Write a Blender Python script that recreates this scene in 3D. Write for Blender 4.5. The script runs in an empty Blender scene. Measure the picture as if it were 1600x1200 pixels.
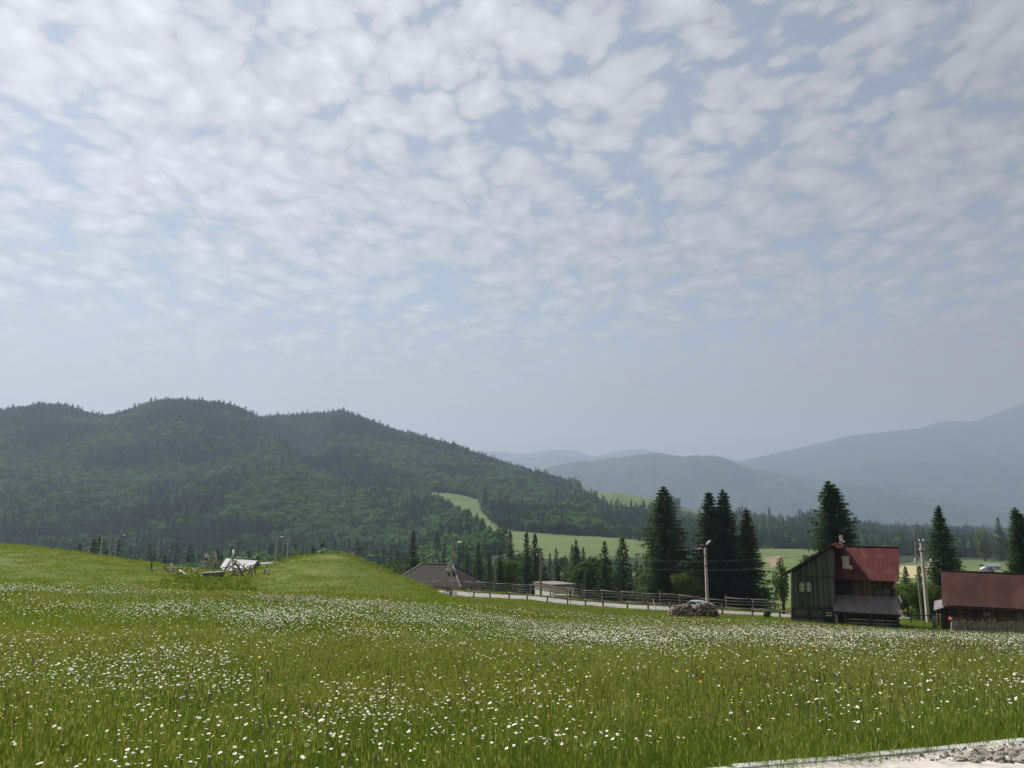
import bpy, math, random
import numpy as np
from mathutils import Vector, Matrix, noise as mnoise
R = math.radians
rng = np.random.default_rng(7)
random.seed(7)
sc = bpy.context.scene
COL = sc.collection

# ------------------------------------------------------------------ camera geometry
FPX = 1200.0
HOR = 815.0
PITCH = math.atan((HOR - 600) / FPX)
CP, SP = math.cos(PITCH), math.sin(PITCH)

def ray(px, py):
    dx, dy = (px - 800) / FPX, (600 - py) / FPX
    yy = CP - dy * SP
    return dx / yy, (SP + dy * CP) / yy           # X/Y, Z/Y

def P(px, py, Y):
    a, b = ray(px, py)
    return Vector((a * Y, Y, b * Y))

def proj(X, Y, Z):
    d = Y * CP + Z * SP
    return 800 + FPX * X / d, 600 - FPX * (-Y * SP + Z * CP) / d

def g(py):
    return math.tan(PITCH - math.atan((py - 600) / FPX))

# ------------------------------------------------------------------ terrain
def pchip(x, y, xi):
    x, y = np.asarray(x, float), np.asarray(y, float)
    h = np.diff(x); d = np.diff(y) / h
    m = np.zeros_like(y)
    m[0], m[-1] = d[0], d[-1]
    for i in range(1, len(x) - 1):
        if d[i - 1] * d[i] > 0:
            w1, w2 = 2 * h[i] + h[i - 1], h[i] + 2 * h[i - 1]
            m[i] = (w1 + w2) / (w1 / d[i - 1] + w2 / d[i])
    xi = np.clip(xi, x[0], x[-1])
    k = np.clip(np.searchsorted(x, xi) - 1, 0, len(x) - 2)
    t = (xi - x[k]) / h[k]
    return ((1 + 2 * t) * (1 - t) ** 2 * y[k] + t * (1 - t) ** 2 * h[k] * m[k]
            + t * t * (3 - 2 * t) * y[k + 1] + t * t * (t - 1) * h[k] * m[k + 1])

FARL = [(2600, 826), (5000, 824), (13000, 821)]
def hill(c, cy=1450, a=(200, 925), b=(420, 918), m=(600, 884), n=(1000, 750)):
    return [a, b, m, n, (cy, c), (cy + 300, c + 45), (cy + 800, 800)]
COLS = {
    -500: [(20, 955), (40, 900), (70, 838), (90, 850), (125, 905)] + hill(640),
    -100: [(20, 958), (40, 904), (70, 848), (90, 858), (122, 905)] + hill(664),
    0: [(20, 960), (40, 905), (70, 853), (90, 862), (120, 905)] + hill(650),
    45: [(20, 960), (40, 907), (70, 857), (90, 866), (120, 907)] + hill(645),
    140: [(20, 961), (40, 912), (72, 870), (90, 876), (120, 907)] + hill(663),
    230: [(20, 962), (40, 918), (74, 882), (92, 887), (120, 908)] + hill(641),
    310: [(20, 962), (40, 922), (60, 897), (80, 892), (100, 903), (140, 908)] + hill(641),
    370: [(20, 962), (40, 922), (60, 899), (80, 895), (100, 903), (140, 904), (170, 884), (230, 905)] + [(260, 915), (420, 918), (600, 884), (1000, 738), (1230, 672), (1500, 657), (1800, 700), (2300, 800)],
    425: [(20, 962), (40, 923), (60, 888), (75, 889), (105, 900), (140, 900), (170, 879), (230, 903)] + [(260, 915), (420, 918), (600, 884), (1000, 738), (1150, 699), (1290, 722), (1620, 659), (1900, 700), (2400, 800)],
    470: [(20, 963), (40, 920), (60, 873), (74, 878), (105, 898), (140, 905), (170, 890)] + [(230, 915), (420, 918), (600, 884), (1000, 752), (1150, 728), (1290, 742), (1680, 656), (1980, 700), (2480, 800)],
    520: [(20, 965), (40, 922), (60, 868), (74, 874), (105, 905), (140, 915)] + hill(659, 1700, (220, 925), n=(1000, 765)),
    560: [(20, 967), (40, 926), (62, 881), (78, 888), (105, 912), (140, 925)] + hill(671, 1680, (200, 930), n=(1000, 768)),
    620: [(20, 973), (40, 938), (66, 904), (84, 909), (105, 922), (120, 929), (140, 932)] + hill(690, 1600, (200, 938), n=(1000, 774)),
    700: [(20, 985), (40, 953), (65, 940), (95, 935), (112, 930), (118, 923), (124, 923), (138, 930), (200, 945), (330, 912), (450, 882), (600, 852), (900, 790), (1050, 768), (1550, 707), (1850, 745), (2200, 800)],
    760: [(20, 993), (40, 960), (70, 946), (98, 938), (109, 934), (115, 927), (121, 927), (137, 936), (200, 942), (330, 900), (450, 868), (600, 842), (900, 796), (1050, 775), (1500, 726), (1800, 762), (2200, 805)],
    820: [(20, 1001), (40, 967), (70, 951), (96, 943), (105, 938), (111, 931), (117, 931), (135, 939), (200, 938), (330, 893), (450, 862), (600, 838), (800, 812), (1000, 788), (1450, 744), (1750, 778), (2200, 810)],
    900: [(20, 1003), (40, 972), (70, 959), (94, 951), (102, 946), (108, 939), (114, 939), (130, 948), (200, 940), (330, 894), (450, 864), (600, 842), (800, 818), (1000, 792), (1200, 772), (1400, 763), (1700, 795), (2200, 815)],
    960: [(20, 1004), (40, 974), (70, 962), (92, 954), (99.5, 950), (105, 943), (111, 944), (125, 951), (200, 940), (330, 895), (450, 866), (600, 846), (800, 822), (1000, 794), (1200, 768), (1400, 773), (1700, 802), (2200, 816)],
    1020: [(20, 1005), (40, 976), (70, 965), (90, 958), (96, 954), (102, 946.5), (108, 947), (120, 954), (200, 940), (330, 895), (450, 868), (600, 850), (850, 822), (1100, 787), (1250, 781), (1600, 812), (2200, 818)],
    1110: [(20, 1007), (40, 980), (70, 969), (86, 963), (92, 960), (98, 952), (104, 952), (114, 957), (200, 932), (330, 890), (450, 870), (600, 856), (850, 832), (1100, 806), (1250, 803), (1600, 815), (2200, 820)],
    1240: [(20, 1010), (40, 986), (66, 976), (81, 970), (87, 967), (93, 959), (99, 959), (110, 957), (200, 915), (330, 882), (450, 866), (600, 857), (850, 840), (1100, 814), (1300, 811), (1600, 818), (2200, 822)],
    1400: [(20, 1015), (40, 998), (60, 988), (75, 978), (100, 955), (150, 925), (220, 905), (330, 890), (450, 878), (700, 862), (1000, 846), (1500, 830), (1900, 828), (2200, 826)],
    1600: [(20, 1021), (40, 1004), (60, 993), (70, 987), (100, 960), (150, 930), (220, 908), (330, 893), (450, 882), (700, 864), (1000, 850), (1500, 836), (1900, 832), (2200, 830)],
    2100: [(20, 1028), (40, 1010), (60, 998), (70, 990), (100, 964), (150, 934), (220, 910), (330, 893), (450, 882), (700, 864), (1000, 850), (1500, 836), (1900, 832), (2200, 830)],
}
SOFF = 14.0
NS, NU = 900, 500
s_of = lambda Y: np.log(np.maximum(Y, -11.0) + SOFF)
S = np.linspace(math.log(3.0), math.log(13000 + SOFF), NS)
cpx = sorted(COLS)
CU = np.array([(c - 800) / FPX / 1.032 for c in cpx])
TAB = np.zeros((len(cpx), NS))
for i, c in enumerate(cpx):
    pts = [(-11, -1.45), (0, -1.55), (5.4, -1.62), (9, -1.62 - 0.06 * 3.6 * (1 if c > 400 else .8))]
    pts += [(Y, g(py) * Y) for Y, py in COLS[c]] + [(Y, g(py) * Y) for Y, py in FARL]
    TAB[i] = pchip([math.log(p[0] + SOFF) for p in pts], [p[1] for p in pts], S)
UU = np.linspace(CU[0], CU[-1], NU)
T2 = np.zeros((NU, NS))
for j in range(NS):
    T2[:, j] = pchip(CU, TAB[:, j], UU)

def _hash(ix, iy, seed):
    v = np.sin(ix * 127.1 + iy * 311.7 + seed * 74.7) * 43758.5453
    return v - np.floor(v)
def vnoise(x, y, seed=0):
    x, y = np.asarray(x, float), np.asarray(y, float)
    ix, iy = np.floor(x), np.floor(y)
    fx, fy = x - ix, y - iy
    fx, fy = fx * fx * (3 - 2 * fx), fy * fy * (3 - 2 * fy)
    a, b = _hash(ix, iy, seed), _hash(ix + 1, iy, seed)
    c, d = _hash(ix, iy + 1, seed), _hash(ix + 1, iy + 1, seed)
    return (a * (1 - fx) + b * fx) * (1 - fy) + (c * (1 - fx) + d * fx) * fy
def fbm(x, y, seed=0, oct=4):
    t, a, s = 0, .5, 0
    for k in range(oct):
        t = t + a * vnoise(x * 2 ** k + 17.3 * k, y * 2 ** k - 9.1 * k, seed + k)
        s += a; a *= .5
    return t / s

ROADPX = [(380, 178), (430, 168), (500, 150), (560, 136), (620, 124), (700, 115), (800, 109), (900, 105), (1000, 100), (1110, 95), (1230, 90), (1330, 89), (1460, 92), (1600, 98), (1900, 110)]
ROADX = np.array([(p - 800) / FPX / 1.032 * Y for p, Y in ROADPX]); ROADY = np.array([Y for p, Y in ROADPX], float)
def road_y(X): return pchip(ROADX, ROADY, np.asarray(X, float))

def gz0(X, Y):
    X, Y = np.asarray(X, float), np.asarray(Y, float)
    u = np.clip(X / np.maximum(Y, 6.0), CU[0], CU[-1])
    s = np.clip(s_of(Y), S[0], S[-1])
    fu = (u - UU[0]) / (UU[1] - UU[0]); fs = (s - S[0]) / (S[1] - S[0])
    iu = np.clip(fu.astype(int), 0, NU - 2); is_ = np.clip(fs.astype(int), 0, NS - 2)
    a, b = fu - iu, fs - is_
    z = (T2[iu, is_] * (1 - a) * (1 - b) + T2[iu + 1, is_] * a * (1 - b) + T2[iu, is_ + 1] * (1 - a) * b + T2[iu + 1, is_ + 1] * a * b)
    # small undulation, more relief on the far slopes
    amp = np.clip((Y - 2) / 40, 0, 1) * .18 + np.clip((Y - 350) / 700, 0, 1) * 11
    wl = np.where(Y < 300, 7.0, 120.0)
    z = z + amp * (fbm(X / 9.0, Y / 9.0, 3) - .5) * np.where(Y < 300, 1, 0) + amp * (fbm(X / 130.0, Y / 130.0, 5) - .5) * np.where(Y >= 300, 1, 0)
    z = z + .05 * (vnoise(X / .9, Y / .9, 9) - .5) * (Y < 100)
    return z
def gz(X, Y):
    z = gz0(X, Y)
    d = np.abs(np.asarray(Y, float) - road_y(X))
    return z - .10 * np.clip((3.4 - d) / .8, 0, 1) * (np.asarray(Y) > 60)
def gzf(X, Y): return float(gz(np.array([X]), np.array([Y]))[0])

# ------------------------------------------------------------------ mesh helpers
def tag(o, label=None, cat=None, group=None, kind=None):
    if label: o['label'] = label
    if cat: o['category'] = cat
    if group: o['group'] = group
    if kind: o['kind'] = kind
    return o
def root_at(name, loc, label, cat, group=None, rz=0):
    o = bpy.data.objects.new(name, None); COL.objects.link(o)
    o.location = loc; o.rotation_euler = (0, 0, rz); o.empty_display_size = .3
    return tag(o, label, cat, group)
def worldloc(o):
    v = Vector((0, 0, 0))
    while o is not None:
        v += o.location; o = o.parent
    return v

class MB:
    def __init__(s): s.v = []; s.f = []; s.m = []; s.c = None
    def face(s, pts, m=0):
        n = len(s.v); s.v += [tuple(p) for p in pts]; s.f.append(tuple(range(n, n + len(pts)))); s.m.append(m)
    def hexa(s, b, t, m=0):
        """b, t: four bottom and four top corners, same order (ccw from above)"""
        n = len(s.v); s.v += [tuple(p) for p in list(b) + list(t)]
        for f in ((3, 2, 1, 0), (4, 5, 6, 7), (0, 1, 5, 4), (1, 2, 6, 5), (2, 3, 7, 6), (3, 0, 4, 7)):
            s.f.append(tuple(n + i for i in f)); s.m.append(m)
        return s
    def box(s, x0, x1, y0, y1, z0, z1, m=0):
        return s.hexa([(x0, y0, z0), (x1, y0, z0), (x1, y1, z0), (x0, y1, z0)], [(x0, y0, z1), (x1, y0, z1), (x1, y1, z1), (x0, y1, z1)], m)
    def bar(s, a, b, w, h=None, m=0):
        a, b = Vector(a), Vector(b); h = h or w
        d = (b - a).normalized(); up = Vector((0, 0, 1)) if abs(d.z) < .95 else Vector((0, 1, 0))
        sd = d.cross(up).normalized(); u = sd.cross(d).normalized()
        q = [sd * -w / 2 - u * h / 2, sd * w / 2 - u * h / 2, sd * w / 2 + u * h / 2, sd * -w / 2 + u * h / 2]
        return s.hexa([a + k for k in q], [b + k for k in q], m)
    def tube(s, pts, rad, n=7, m=0, cap=True):
        pts = [Vector(p) for p in pts]
        if not hasattr(rad, '__len__'): rad = [rad] * len(pts)
        base = len(s.v); ref = None
        for i, p in enumerate(pts):
            d = (pts[min(i + 1, len(pts) - 1)] - pts[max(i - 1, 0)]).normalized()
            if ref is None:
                ref = d.cross(Vector((0, 0, 1)) if abs(d.z) < .9 else Vector((0, 1, 0))).normalized()
            ref = (ref - d * ref.dot(d)).normalized(); o = d.cross(ref)
            for k in range(n):
                a = 2 * math.pi * k / n
                s.v.append(tuple(p + (ref * math.cos(a) + o * math.sin(a)) * rad[i]))
        for i in range(len(pts) - 1):
            for k in range(n):
                a, b = base + i * n + k, base + i * n + (k + 1) % n
                s.f.append((a, b, b + n, a + n)); s.m.append(m)
        if cap:
            s.f.append(tuple(base + k for k in range(n))[::-1]); s.m.append(m)
            e = base + (len(pts) - 1) * n
            s.f.append(tuple(e + k for k in range(n))); s.m.append(m)
        return s
    def mesh(s, name, mats, off=Vector((0, 0, 0)), smooth=False):
        me = bpy.data.meshes.new(name)
        v = np.array(s.v, float).reshape(-1, 3) - np.array(off)
        me.from_pydata(v.tolist(), [], s.f)
        for m in (mats if isinstance(mats, (list, tuple)) else [mats]): me.materials.append(m)
        me.polygons.foreach_set('material_index', s.m)
        if smooth: me.polygons.foreach_set('use_smooth', [True] * len(s.f))
        me.update(); return me
    def build(s, name, mats, parent=None, smooth=False, loc=None):
        off = worldloc(parent) if parent is not None else Vector(loc or (0, 0, 0))
        o = bpy.data.objects.new(name, s.mesh(name, mats, off, smooth)); COL.objects.link(o)
        if parent is not None: o.parent = parent
        else: o.location = off
        return o

def np_mesh(name, V, F, mats, mi=None, col=None, smooth=False):
    """V (n,3), F (m,k) all the same size"""
    me = bpy.data.meshes.new(name)
    V = np.asarray(V, np.float32); F = np.asarray(F, np.int32); k = F.shape[1]
    me.vertices.add(len(V)); me.vertices.foreach_set('co', V.ravel())
    me.loops.add(F.size); me.loops.foreach_set('vertex_index', F.ravel())
    me.polygons.add(len(F)); me.polygons.foreach_set('loop_start', np.arange(len(F), dtype=np.int32) * k)
    for m in (mats if isinstance(mats, (list, tuple)) else [mats]): me.materials.append(m)
    if mi is not None: me.polygons.foreach_set('material_index', np.asarray(mi, np.int32))
    if smooth: me.polygons.foreach_set('use_smooth', np.ones(len(F), bool))
    if col is not None:
        a = me.color_attributes.new('tint', 'FLOAT_COLOR', 'POINT')
        c = np.ones((len(V), 4), np.float32); c[:, :3] = col
        a.data.foreach_set('color', c.ravel())
    me.update(calc_edges=True); me.validate(); return me

# ------------------------------------------------------------------ materials
def new_mat(name):
    m = bpy.data.materials.new(name); m.use_nodes = True
    nt = m.node_tree; return m, nt, nt.nodes['Principled BSDF']
def N(nt, t, **kw):
    n = nt.nodes.new(t)
    for k, v in kw.items():
        if k in n.inputs: n.inputs[k].default_value = v
        else: setattr(n, k, v)
    return n
def ramp(nt, fac, stops):
    r = nt.nodes.new('ShaderNodeValToRGB'); el = r.color_ramp.elements
    while len(el) > 1: el.remove(el[-1])
    el[0].position = stops[0][0]; el[0].color = (*stops[0][1], 1)
    for p, c in stops[1:]:
        e = el.new(p); e.color = (*c, 1)
    nt.links.new(fac, r.inputs[0]); return r.outputs[0]
def coords(nt, scale=(1, 1, 1), kind='Object'):
    tc = nt.nodes.new('ShaderNodeTexCoord'); mp = nt.nodes.new('ShaderNodeMapping')
    mp.inputs['Scale'].default_value = scale
    nt.links.new(tc.outputs[kind], mp.inputs[0]); return mp.outputs[0]
def mix(nt, f, a, b, mode='MIX'):
    n = nt.nodes.new('ShaderNodeMix'); n.data_type = 'RGBA'; n.blend_type = mode
    for s, v in ((n.inputs[0], f), (n.inputs[6], a), (n.inputs[7], b)):
        if isinstance(v, (int, float)): s.default_value = v
        elif isinstance(v, tuple): s.default_value = (*v, 1)
        else: nt.links.new(v, s)
    return n.outputs[2]
def mth(nt, op, a, b=None, c=None, clamp=False):
    n = nt.nodes.new('ShaderNodeMath'); n.operation = op; n.use_clamp = clamp
    for i, v in enumerate((a, b, c)):
        if v is None: continue
        if isinstance(v, (int, float)): n.inputs[i].default_value = v
        else: nt.links.new(v, n.inputs[i])
    return n.outputs[0]

def mottled(name, stops, scale=(1, 1, 1), ns=3.0, rough=.85, bump=.0, detail=6, spec=.3, metal=0):
    m, nt, b = new_mat(name)
    c = coords(nt, scale); n = N(nt, 'ShaderNodeTexNoise', Scale=ns, Detail=detail, Roughness=.65)
    nt.links.new(c, n.inputs['Vector'])
    nt.links.new(ramp(nt, n.outputs['Fac'], stops), b.inputs['Base Color'])
    b.inputs['Roughness'].default_value = rough; b.inputs['Specular IOR Level'].default_value = spec; b.inputs['Metallic'].default_value = metal
    if bump:
        bm = N(nt, 'ShaderNodeBump', Strength=bump, Distance=.03); nt.links.new(n.outputs['Fac'], bm.inputs['Height']); nt.links.new(bm.outputs[0], b.inputs['Normal'])
    return m

def boards(name, c0, c1, c2, axis='x', width=.16, rough=.9, gapdark=.35):
    """weathered boards or logs: per-board tone, grain along the board, dark gaps"""
    m, nt, b = new_mat(name)
    tc = nt.nodes.new('ShaderNodeTexCoord'); sp = nt.nodes.new('ShaderNodeSeparateXYZ'); nt.links.new(tc.outputs['Object'], sp.inputs[0])
    v = {'x': sp.outputs[0], 'z': sp.outputs[2], 'y': sp.outputs[1]}[axis]
    if axis == 'x': v = mth(nt, 'ADD', v, sp.outputs[1])
    q = mth(nt, 'DIVIDE', v, width); fl = mth(nt, 'FLOOR', q); fr = mth(nt, 'FRACT', q)
    wn = N(nt, 'ShaderNodeTexWhiteNoise', noise_dimensions='1D'); nt.links.new(fl, wn.inputs['W'])
    sca = {'x': (14, 14, .9), 'z': (.8, .8, 16), 'y': (14, 14, .9)}[axis]
    mp = nt.nodes.new('ShaderNodeMapping'); mp.inputs['Scale'].default_value = sca; nt.links.new(tc.outputs['Object'], mp.inputs[0])
    ns = N(nt, 'ShaderNodeTexNoise', Scale=1.0, Detail=7, Roughness=.7); nt.links.new(mp.outputs[0], ns.inputs['Vector'])
    n2 = N(nt, 'ShaderNodeTexNoise', Scale=.55, Detail=4, Roughness=.6); nt.links.new(tc.outputs['Object'], n2.inputs['Vector'])
    t = mth(nt, 'ADD', mth(nt, 'MULTIPLY', wn.outputs[0], .35), mth(nt, 'MULTIPLY', ns.outputs['Fac'], .45)); t = mth(nt, 'ADD', t, mth(nt, 'MULTIPLY', n2.outputs['Fac'], .35))
    cc = ramp(nt, t, [(.3, c0), (.55, c1), (.85, c2)])
    gp = mth(nt, 'LESS_THAN', mth(nt, 'ABSOLUTE', mth(nt, 'SUBTRACT', fr, .5)), .5 - .012 / width, clamp=True)
    gp = mth(nt, 'ADD', mth(nt, 'MULTIPLY', gp, 1 - gapdark), gapdark)
    cc = mix(nt, 1.0, cc, gp, 'MULTIPLY')
    nt.links.new(cc, b.inputs['Base Color']); b.inputs['Roughness'].default_value = rough; b.inputs['Specular IOR Level'].default_value = .2
    bm = N(nt, 'ShaderNodeBump', Strength=.5, Distance=.02); nt.links.new(gp, bm.inputs['Height']); nt.links.new(bm.outputs[0], b.inputs['Normal'])
    return m

def foliage(name, dark, light, trans=.25, rnd=.5, attr=False, rough=.75, leafnoise=1.2, patches=False):
    m, nt, b = new_mat(name)
    oi = nt.nodes.new('ShaderNodeObjectInfo')
    c = coords(nt); n = N(nt, 'ShaderNodeTexNoise', Scale=leafnoise, Detail=3); nt.links.new(c, n.inputs['Vector'])
    f = mth(nt, 'MULTIPLY_ADD', mth(nt, 'SUBTRACT', n.outputs['Fac'], .5), 1.6, .5)
    f = mth(nt, 'ADD', mth(nt, 'MULTIPLY', f, 1 - rnd), mth(nt, 'MULTIPLY', oi.outputs['Random'], rnd), clamp=True)
    cc = mix(nt, f, dark, light)
    if attr:
        at = nt.nodes.new('ShaderNodeVertexColor'); at.layer_name = 'tint'
        cc = mix(nt, 1.0, cc, at.outputs[0], 'MULTIPLY')
    if patches:
        ge = nt.nodes.new('ShaderNodeNewGeometry'); pn = N(nt, 'ShaderNodeTexNoise', Scale=.22, Detail=5, Roughness=.6); nt.links.new(ge.outputs['Position'], pn.inputs['Vector'])
        cc = mix(nt, 1.0, cc, ramp(nt, pn.outputs['Fac'], [(.32, (.82, .90, .85)), (.5, (1, 1, 1)), (.66, (1.25, 1.02, .95))]), 'MULTIPLY')
    nt.links.new(cc, b.inputs['Base Color']); b.inputs['Roughness'].default_value = rough; b.inputs['Specular IOR Level'].default_value = .08
    if trans:
        tr = nt.nodes.new('ShaderNodeBsdfTranslucent'); ms = nt.nodes.new('ShaderNodeMixShader'); ms.inputs[0].default_value = trans
        cc2 = mix(nt, 1.0, cc, (1.25, 1.25, .55), 'MULTIPLY')
        nt.links.new(cc2, tr.inputs[0]); nt.links.new(b.outputs[0], ms.inputs[1]); nt.links.new(tr.outputs[0], ms.inputs[2])
        nt.links.new(ms.outputs[0], nt.nodes['Material Output'].inputs[0])
    return m

M = {}
M['spruce'] = foliage('spruce_needles', (.024, .055, .024), (.085, .135, .050), .35, .25, leafnoise=2.5)
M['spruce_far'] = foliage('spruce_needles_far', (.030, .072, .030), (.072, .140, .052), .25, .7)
M['broad'] = foliage('broadleaf', (.040, .075, .018), (.085, .130, .030), .3, .5)
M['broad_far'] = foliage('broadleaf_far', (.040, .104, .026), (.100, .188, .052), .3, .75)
M['willow'] = foliage('willow_leaves', (.075, .105, .030), (.115, .150, .050), .3, .2)
M['bark'] = mottled('bark', [(.3, (.035, .028, .02)), (.7, (.09, .075, .06))], (1, 1, .3), 8, .95, .4)
M['grass'] = foliage('meadow_grass', (.078, .136, .022), (.160, .218, .056), .40, .6, attr=True, patches=True)
M['stem'] = foliage('flower_stems', (.07, .13, .02), (.12, .19, .04), .3, .5)
M['weeds'] = foliage('weed_leaves', (.10, .17, .02), (.17, .23, .04), .4, .5)
M['boards'] = boards('grey_boards', (.034, .035, .039), (.078, .080, .086), (.16, .16, .165), 'x', .17)
M['boards_brown'] = boards('brown_boards', (.028, .021, .018), (.085, .058, .042), (.19, .13, .085), 'x', .2)
M['logs'] = boards('grey_logs', (.03, .03, .032), (.08, .08, .082), (.17, .165, .165), 'z', .22, gapdark=.12)
M['fence_wood'] = mottled('fence_wood', [(.3, (.09, .08, .07)), (.7, (.27, .25, .22))], (1, 1, 1), 4, .9, .2)
M['pale_wood'] = mottled('pale_wood', [(.3, (.25, .22, .19)), (.7, (.48, .45, .40))], (1, 1, 1), 4, .85)
M['dark_wood'] = mottled('dark_wood', [(.3, (.02, .016, .014)), (.7, (.07, .055, .045))], (1, 1, 1), 4, .9)
M['pole_grey'] = mottled('weathered_pole', [(.3, (.16, .15, .135)), (.7, (.36, .34, .31))], (1, 1, 1), 4, .9)
M['grey_pole'] = mottled('dark_grey_pole', [(.3, (.05, .045, .04)), (.7, (.15, .14, .13))], (1, 1, 1), 4, .9)
M['new_wood'] = mottled('fresh_planks', [(.3, (.38, .27, .19)), (.7, (.60, .47, .36))], (1, 1, 8), 3, .8)
M['red_roof'] = mottled('red_metal_roof', [(.3, (.050, .012, .012)), (.52, (.076, .018, .017)), (.68, (.10, .042, .034))], (1, .35, .35), 1.6, .8, 0, 8, .12)
M['dull_red_roof'] = mottled('dull_red_roof', [(.3, (.030, .013, .011)), (.52, (.042, .018, .015)), (.68, (.064, .033, .027))], (1, .35, .35), .9, .85, 0, 7, .12)
M['grey_roof'] = mottled('grey_sheet_roof', [(.3, (.11, .10, .10)), (.55, (.17, .155, .155)), (.75, (.25, .23, .23))], (1, .3, .3), 1.5, .7, 0, 8)
M['tin'] = mottled('tin_sheet', [(.3, (.13, .145, .16)), (.7, (.22, .235, .25))], (1, 1, 1), .8, .5, 0, 6, .5)
M['shingle'] = mottled('shingle_roof', [(.3, (.013, .010, .009)), (.7, (.030, .023, .019))], (1, 1, 1), 3, .9, .3)
M['plaster'] = mottled('white_plaster', [(.3, (.58, .56, .54)), (.7, (.78, .76, .73))], (1, 1, 1), 1.2, .85)
M['old_plaster'] = mottled('dirty_plaster', [(.35, (.10, .095, .09)), (.5, (.30, .29, .28)), (.7, (.52, .50, .48))], (1, 1, 1), 1.1, .9)
M['chimney'] = mottled('whitewashed_chimney', [(.35, (.36, .34, .31)), (.6, (.68, .66, .62))], (1, 1, 1), 5, .9, .4)
M['concrete'] = mottled('concrete', [(.3, (.30, .28, .26)), (.7, (.48, .45, .42))], (1, 1, .4), 3, .85)
M['glass'] = mottled('window_glass', [(.3, (.14, .155, .17)), (.7, (.26, .28, .29))], (1, 1, 1), 3, .15, 0, 3, .6)
M['white_paint'] = mottled('white_paint', [(.3, (.55, .55, .54)), (.7, (.78, .78, .77))], (1, 1, 1), 3, .6)
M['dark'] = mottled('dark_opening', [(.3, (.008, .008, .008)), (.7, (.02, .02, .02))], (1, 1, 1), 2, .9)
M['iron'] = mottled('iron', [(.3, (.03, .03, .035)), (.7, (.08, .08, .09))], (1, 1, 1), 8, .6, 0, 3, .5)
M['cable'] = mottled('cable_black', [(.3, (.02, .02, .022)), (.7, (.04, .04, .045))], (1, 1, 1), 8, .6)
M['ceramic'] = mottled('ceramic', [(.3, (.6, .6, .6)), (.7, (.8, .8, .8))], (1, 1, 1), 4, .3)
M['silver'] = mottled('silver_paint', [(.3, (.42, .45, .48)), (.7, (.5, .53, .56))], (1, 1, 1), 1, .3, 0, 2, .6, .3)
M['rubber'] = mottled('rubber', [(.3, (.015, .015, .015)), (.7, (.03, .03, .03))], (1, 1, 1), 8, .9)
M['carglass'] = mottled('car_glass', [(.3, (.03, .04, .05)), (.7, (.06, .07, .08))], (1, 1, 1), 1, .08, 0, 2, .8)
M['firewood'] = mottled('split_firewood_grey', [(.3, (.05, .045, .042)), (.5, (.22, .20, .19)), (.62, (.62, .60, .58))], (1, 1, 1), 6, .9)
M['firewood_red'] = mottled('split_firewood_red', [(.3, (.07, .04, .03)), (.5, (.20, .14, .11)), (.62, (.52, .45, .40))], (1, 1, 1), 6, .9)
M['earth'] = mottled('earth', [(.3, (.05, .04, .033)), (.7, (.13, .11, .09))], (1, 1, 1), 3, .95, .5)
M['asphalt'] = mottled('pale_road', [(.3, (.19, .185, .175)), (.7, (.26, .25, .24))], (1, 1, 1), .8, .9, .1)
M['path'] = mottled('sandy_concrete', [(.32, (.20, .18, .15)), (.42, (.38, .355, .32)), (.55, (.45, .425, .39)), (.7, (.53, .51, .48))], (1, 1, 1), 7.0, .95, .6, 14)
M['kerb'] = mottled('kerb_stone', [(.3, (.34, .35, .35)), (.5, (.48, .49, .50)), (.7, (.60, .61, .62))], (1, 1, 1), 3, .9, .35, 12)
M['rock'] = mottled('rubble_stone', [(.3, (.13, .115, .10)), (.5, (.25, .225, .20)), (.7, (.42, .40, .37))], (1, 1, 1), 5, .95, .5, 10)
M['petal'] = mottled('daisy_petal', [(.3, (.80, .80, .76)), (.7, (.88, .88, .85))], (1, 1, 1), 2, .6)
M['pollen'] = mottled('daisy_centre', [(.3, (.62, .42, .03)), (.7, (.75, .52, .05))], (1, 1, 1), 2, .7)
M['yellow'] = mottled('yellow_petal', [(.3, (.70, .50, .02)), (.7, (.78, .62, .04))], (1, 1, 1), 2, .6)
M['orange'] = mottled('orange_petal', [(.3, (.78, .38, .02)), (.7, (.80, .48, .03))], (1, 1, 1), 2, .6)
M['violet'] = mottled('violet_petal', [(.3, (.16, .12, .22)), (.7, (.28, .22, .34))], (1, 1, 1), 2, .7)
M['sorrel'] = foliage('sorrel_heads', (.11, .062, .040), (.20, .125, .085), .25, .5)
M['straw'] = foliage('pale_seed_heads', (.22, .24, .09), (.36, .36, .16), .3, .5)
M['red_cloth'] = mottled('red_cloth', [(.3, (.30, .02, .03)), (.7, (.42, .05, .06))], (1, 1, 1), 6, .8)
M['pink_cloth'] = mottled('pink_cloth', [(.3, (.50, .22, .20)), (.7, (.62, .32, .28))], (1, 1, 1), 6, .8)
M['brick_red'] = mottled('brick_red', [(.3, (.25, .06, .04)), (.7, (.36, .10, .07))], (1, 1, 1), 1, .8)
M['slag'] = mottled('dark_gravel_heap', [(.3, (.05, .05, .06)), (.7, (.10, .10, .115))], (1, 1, 1), .5, .95, .5)

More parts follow.
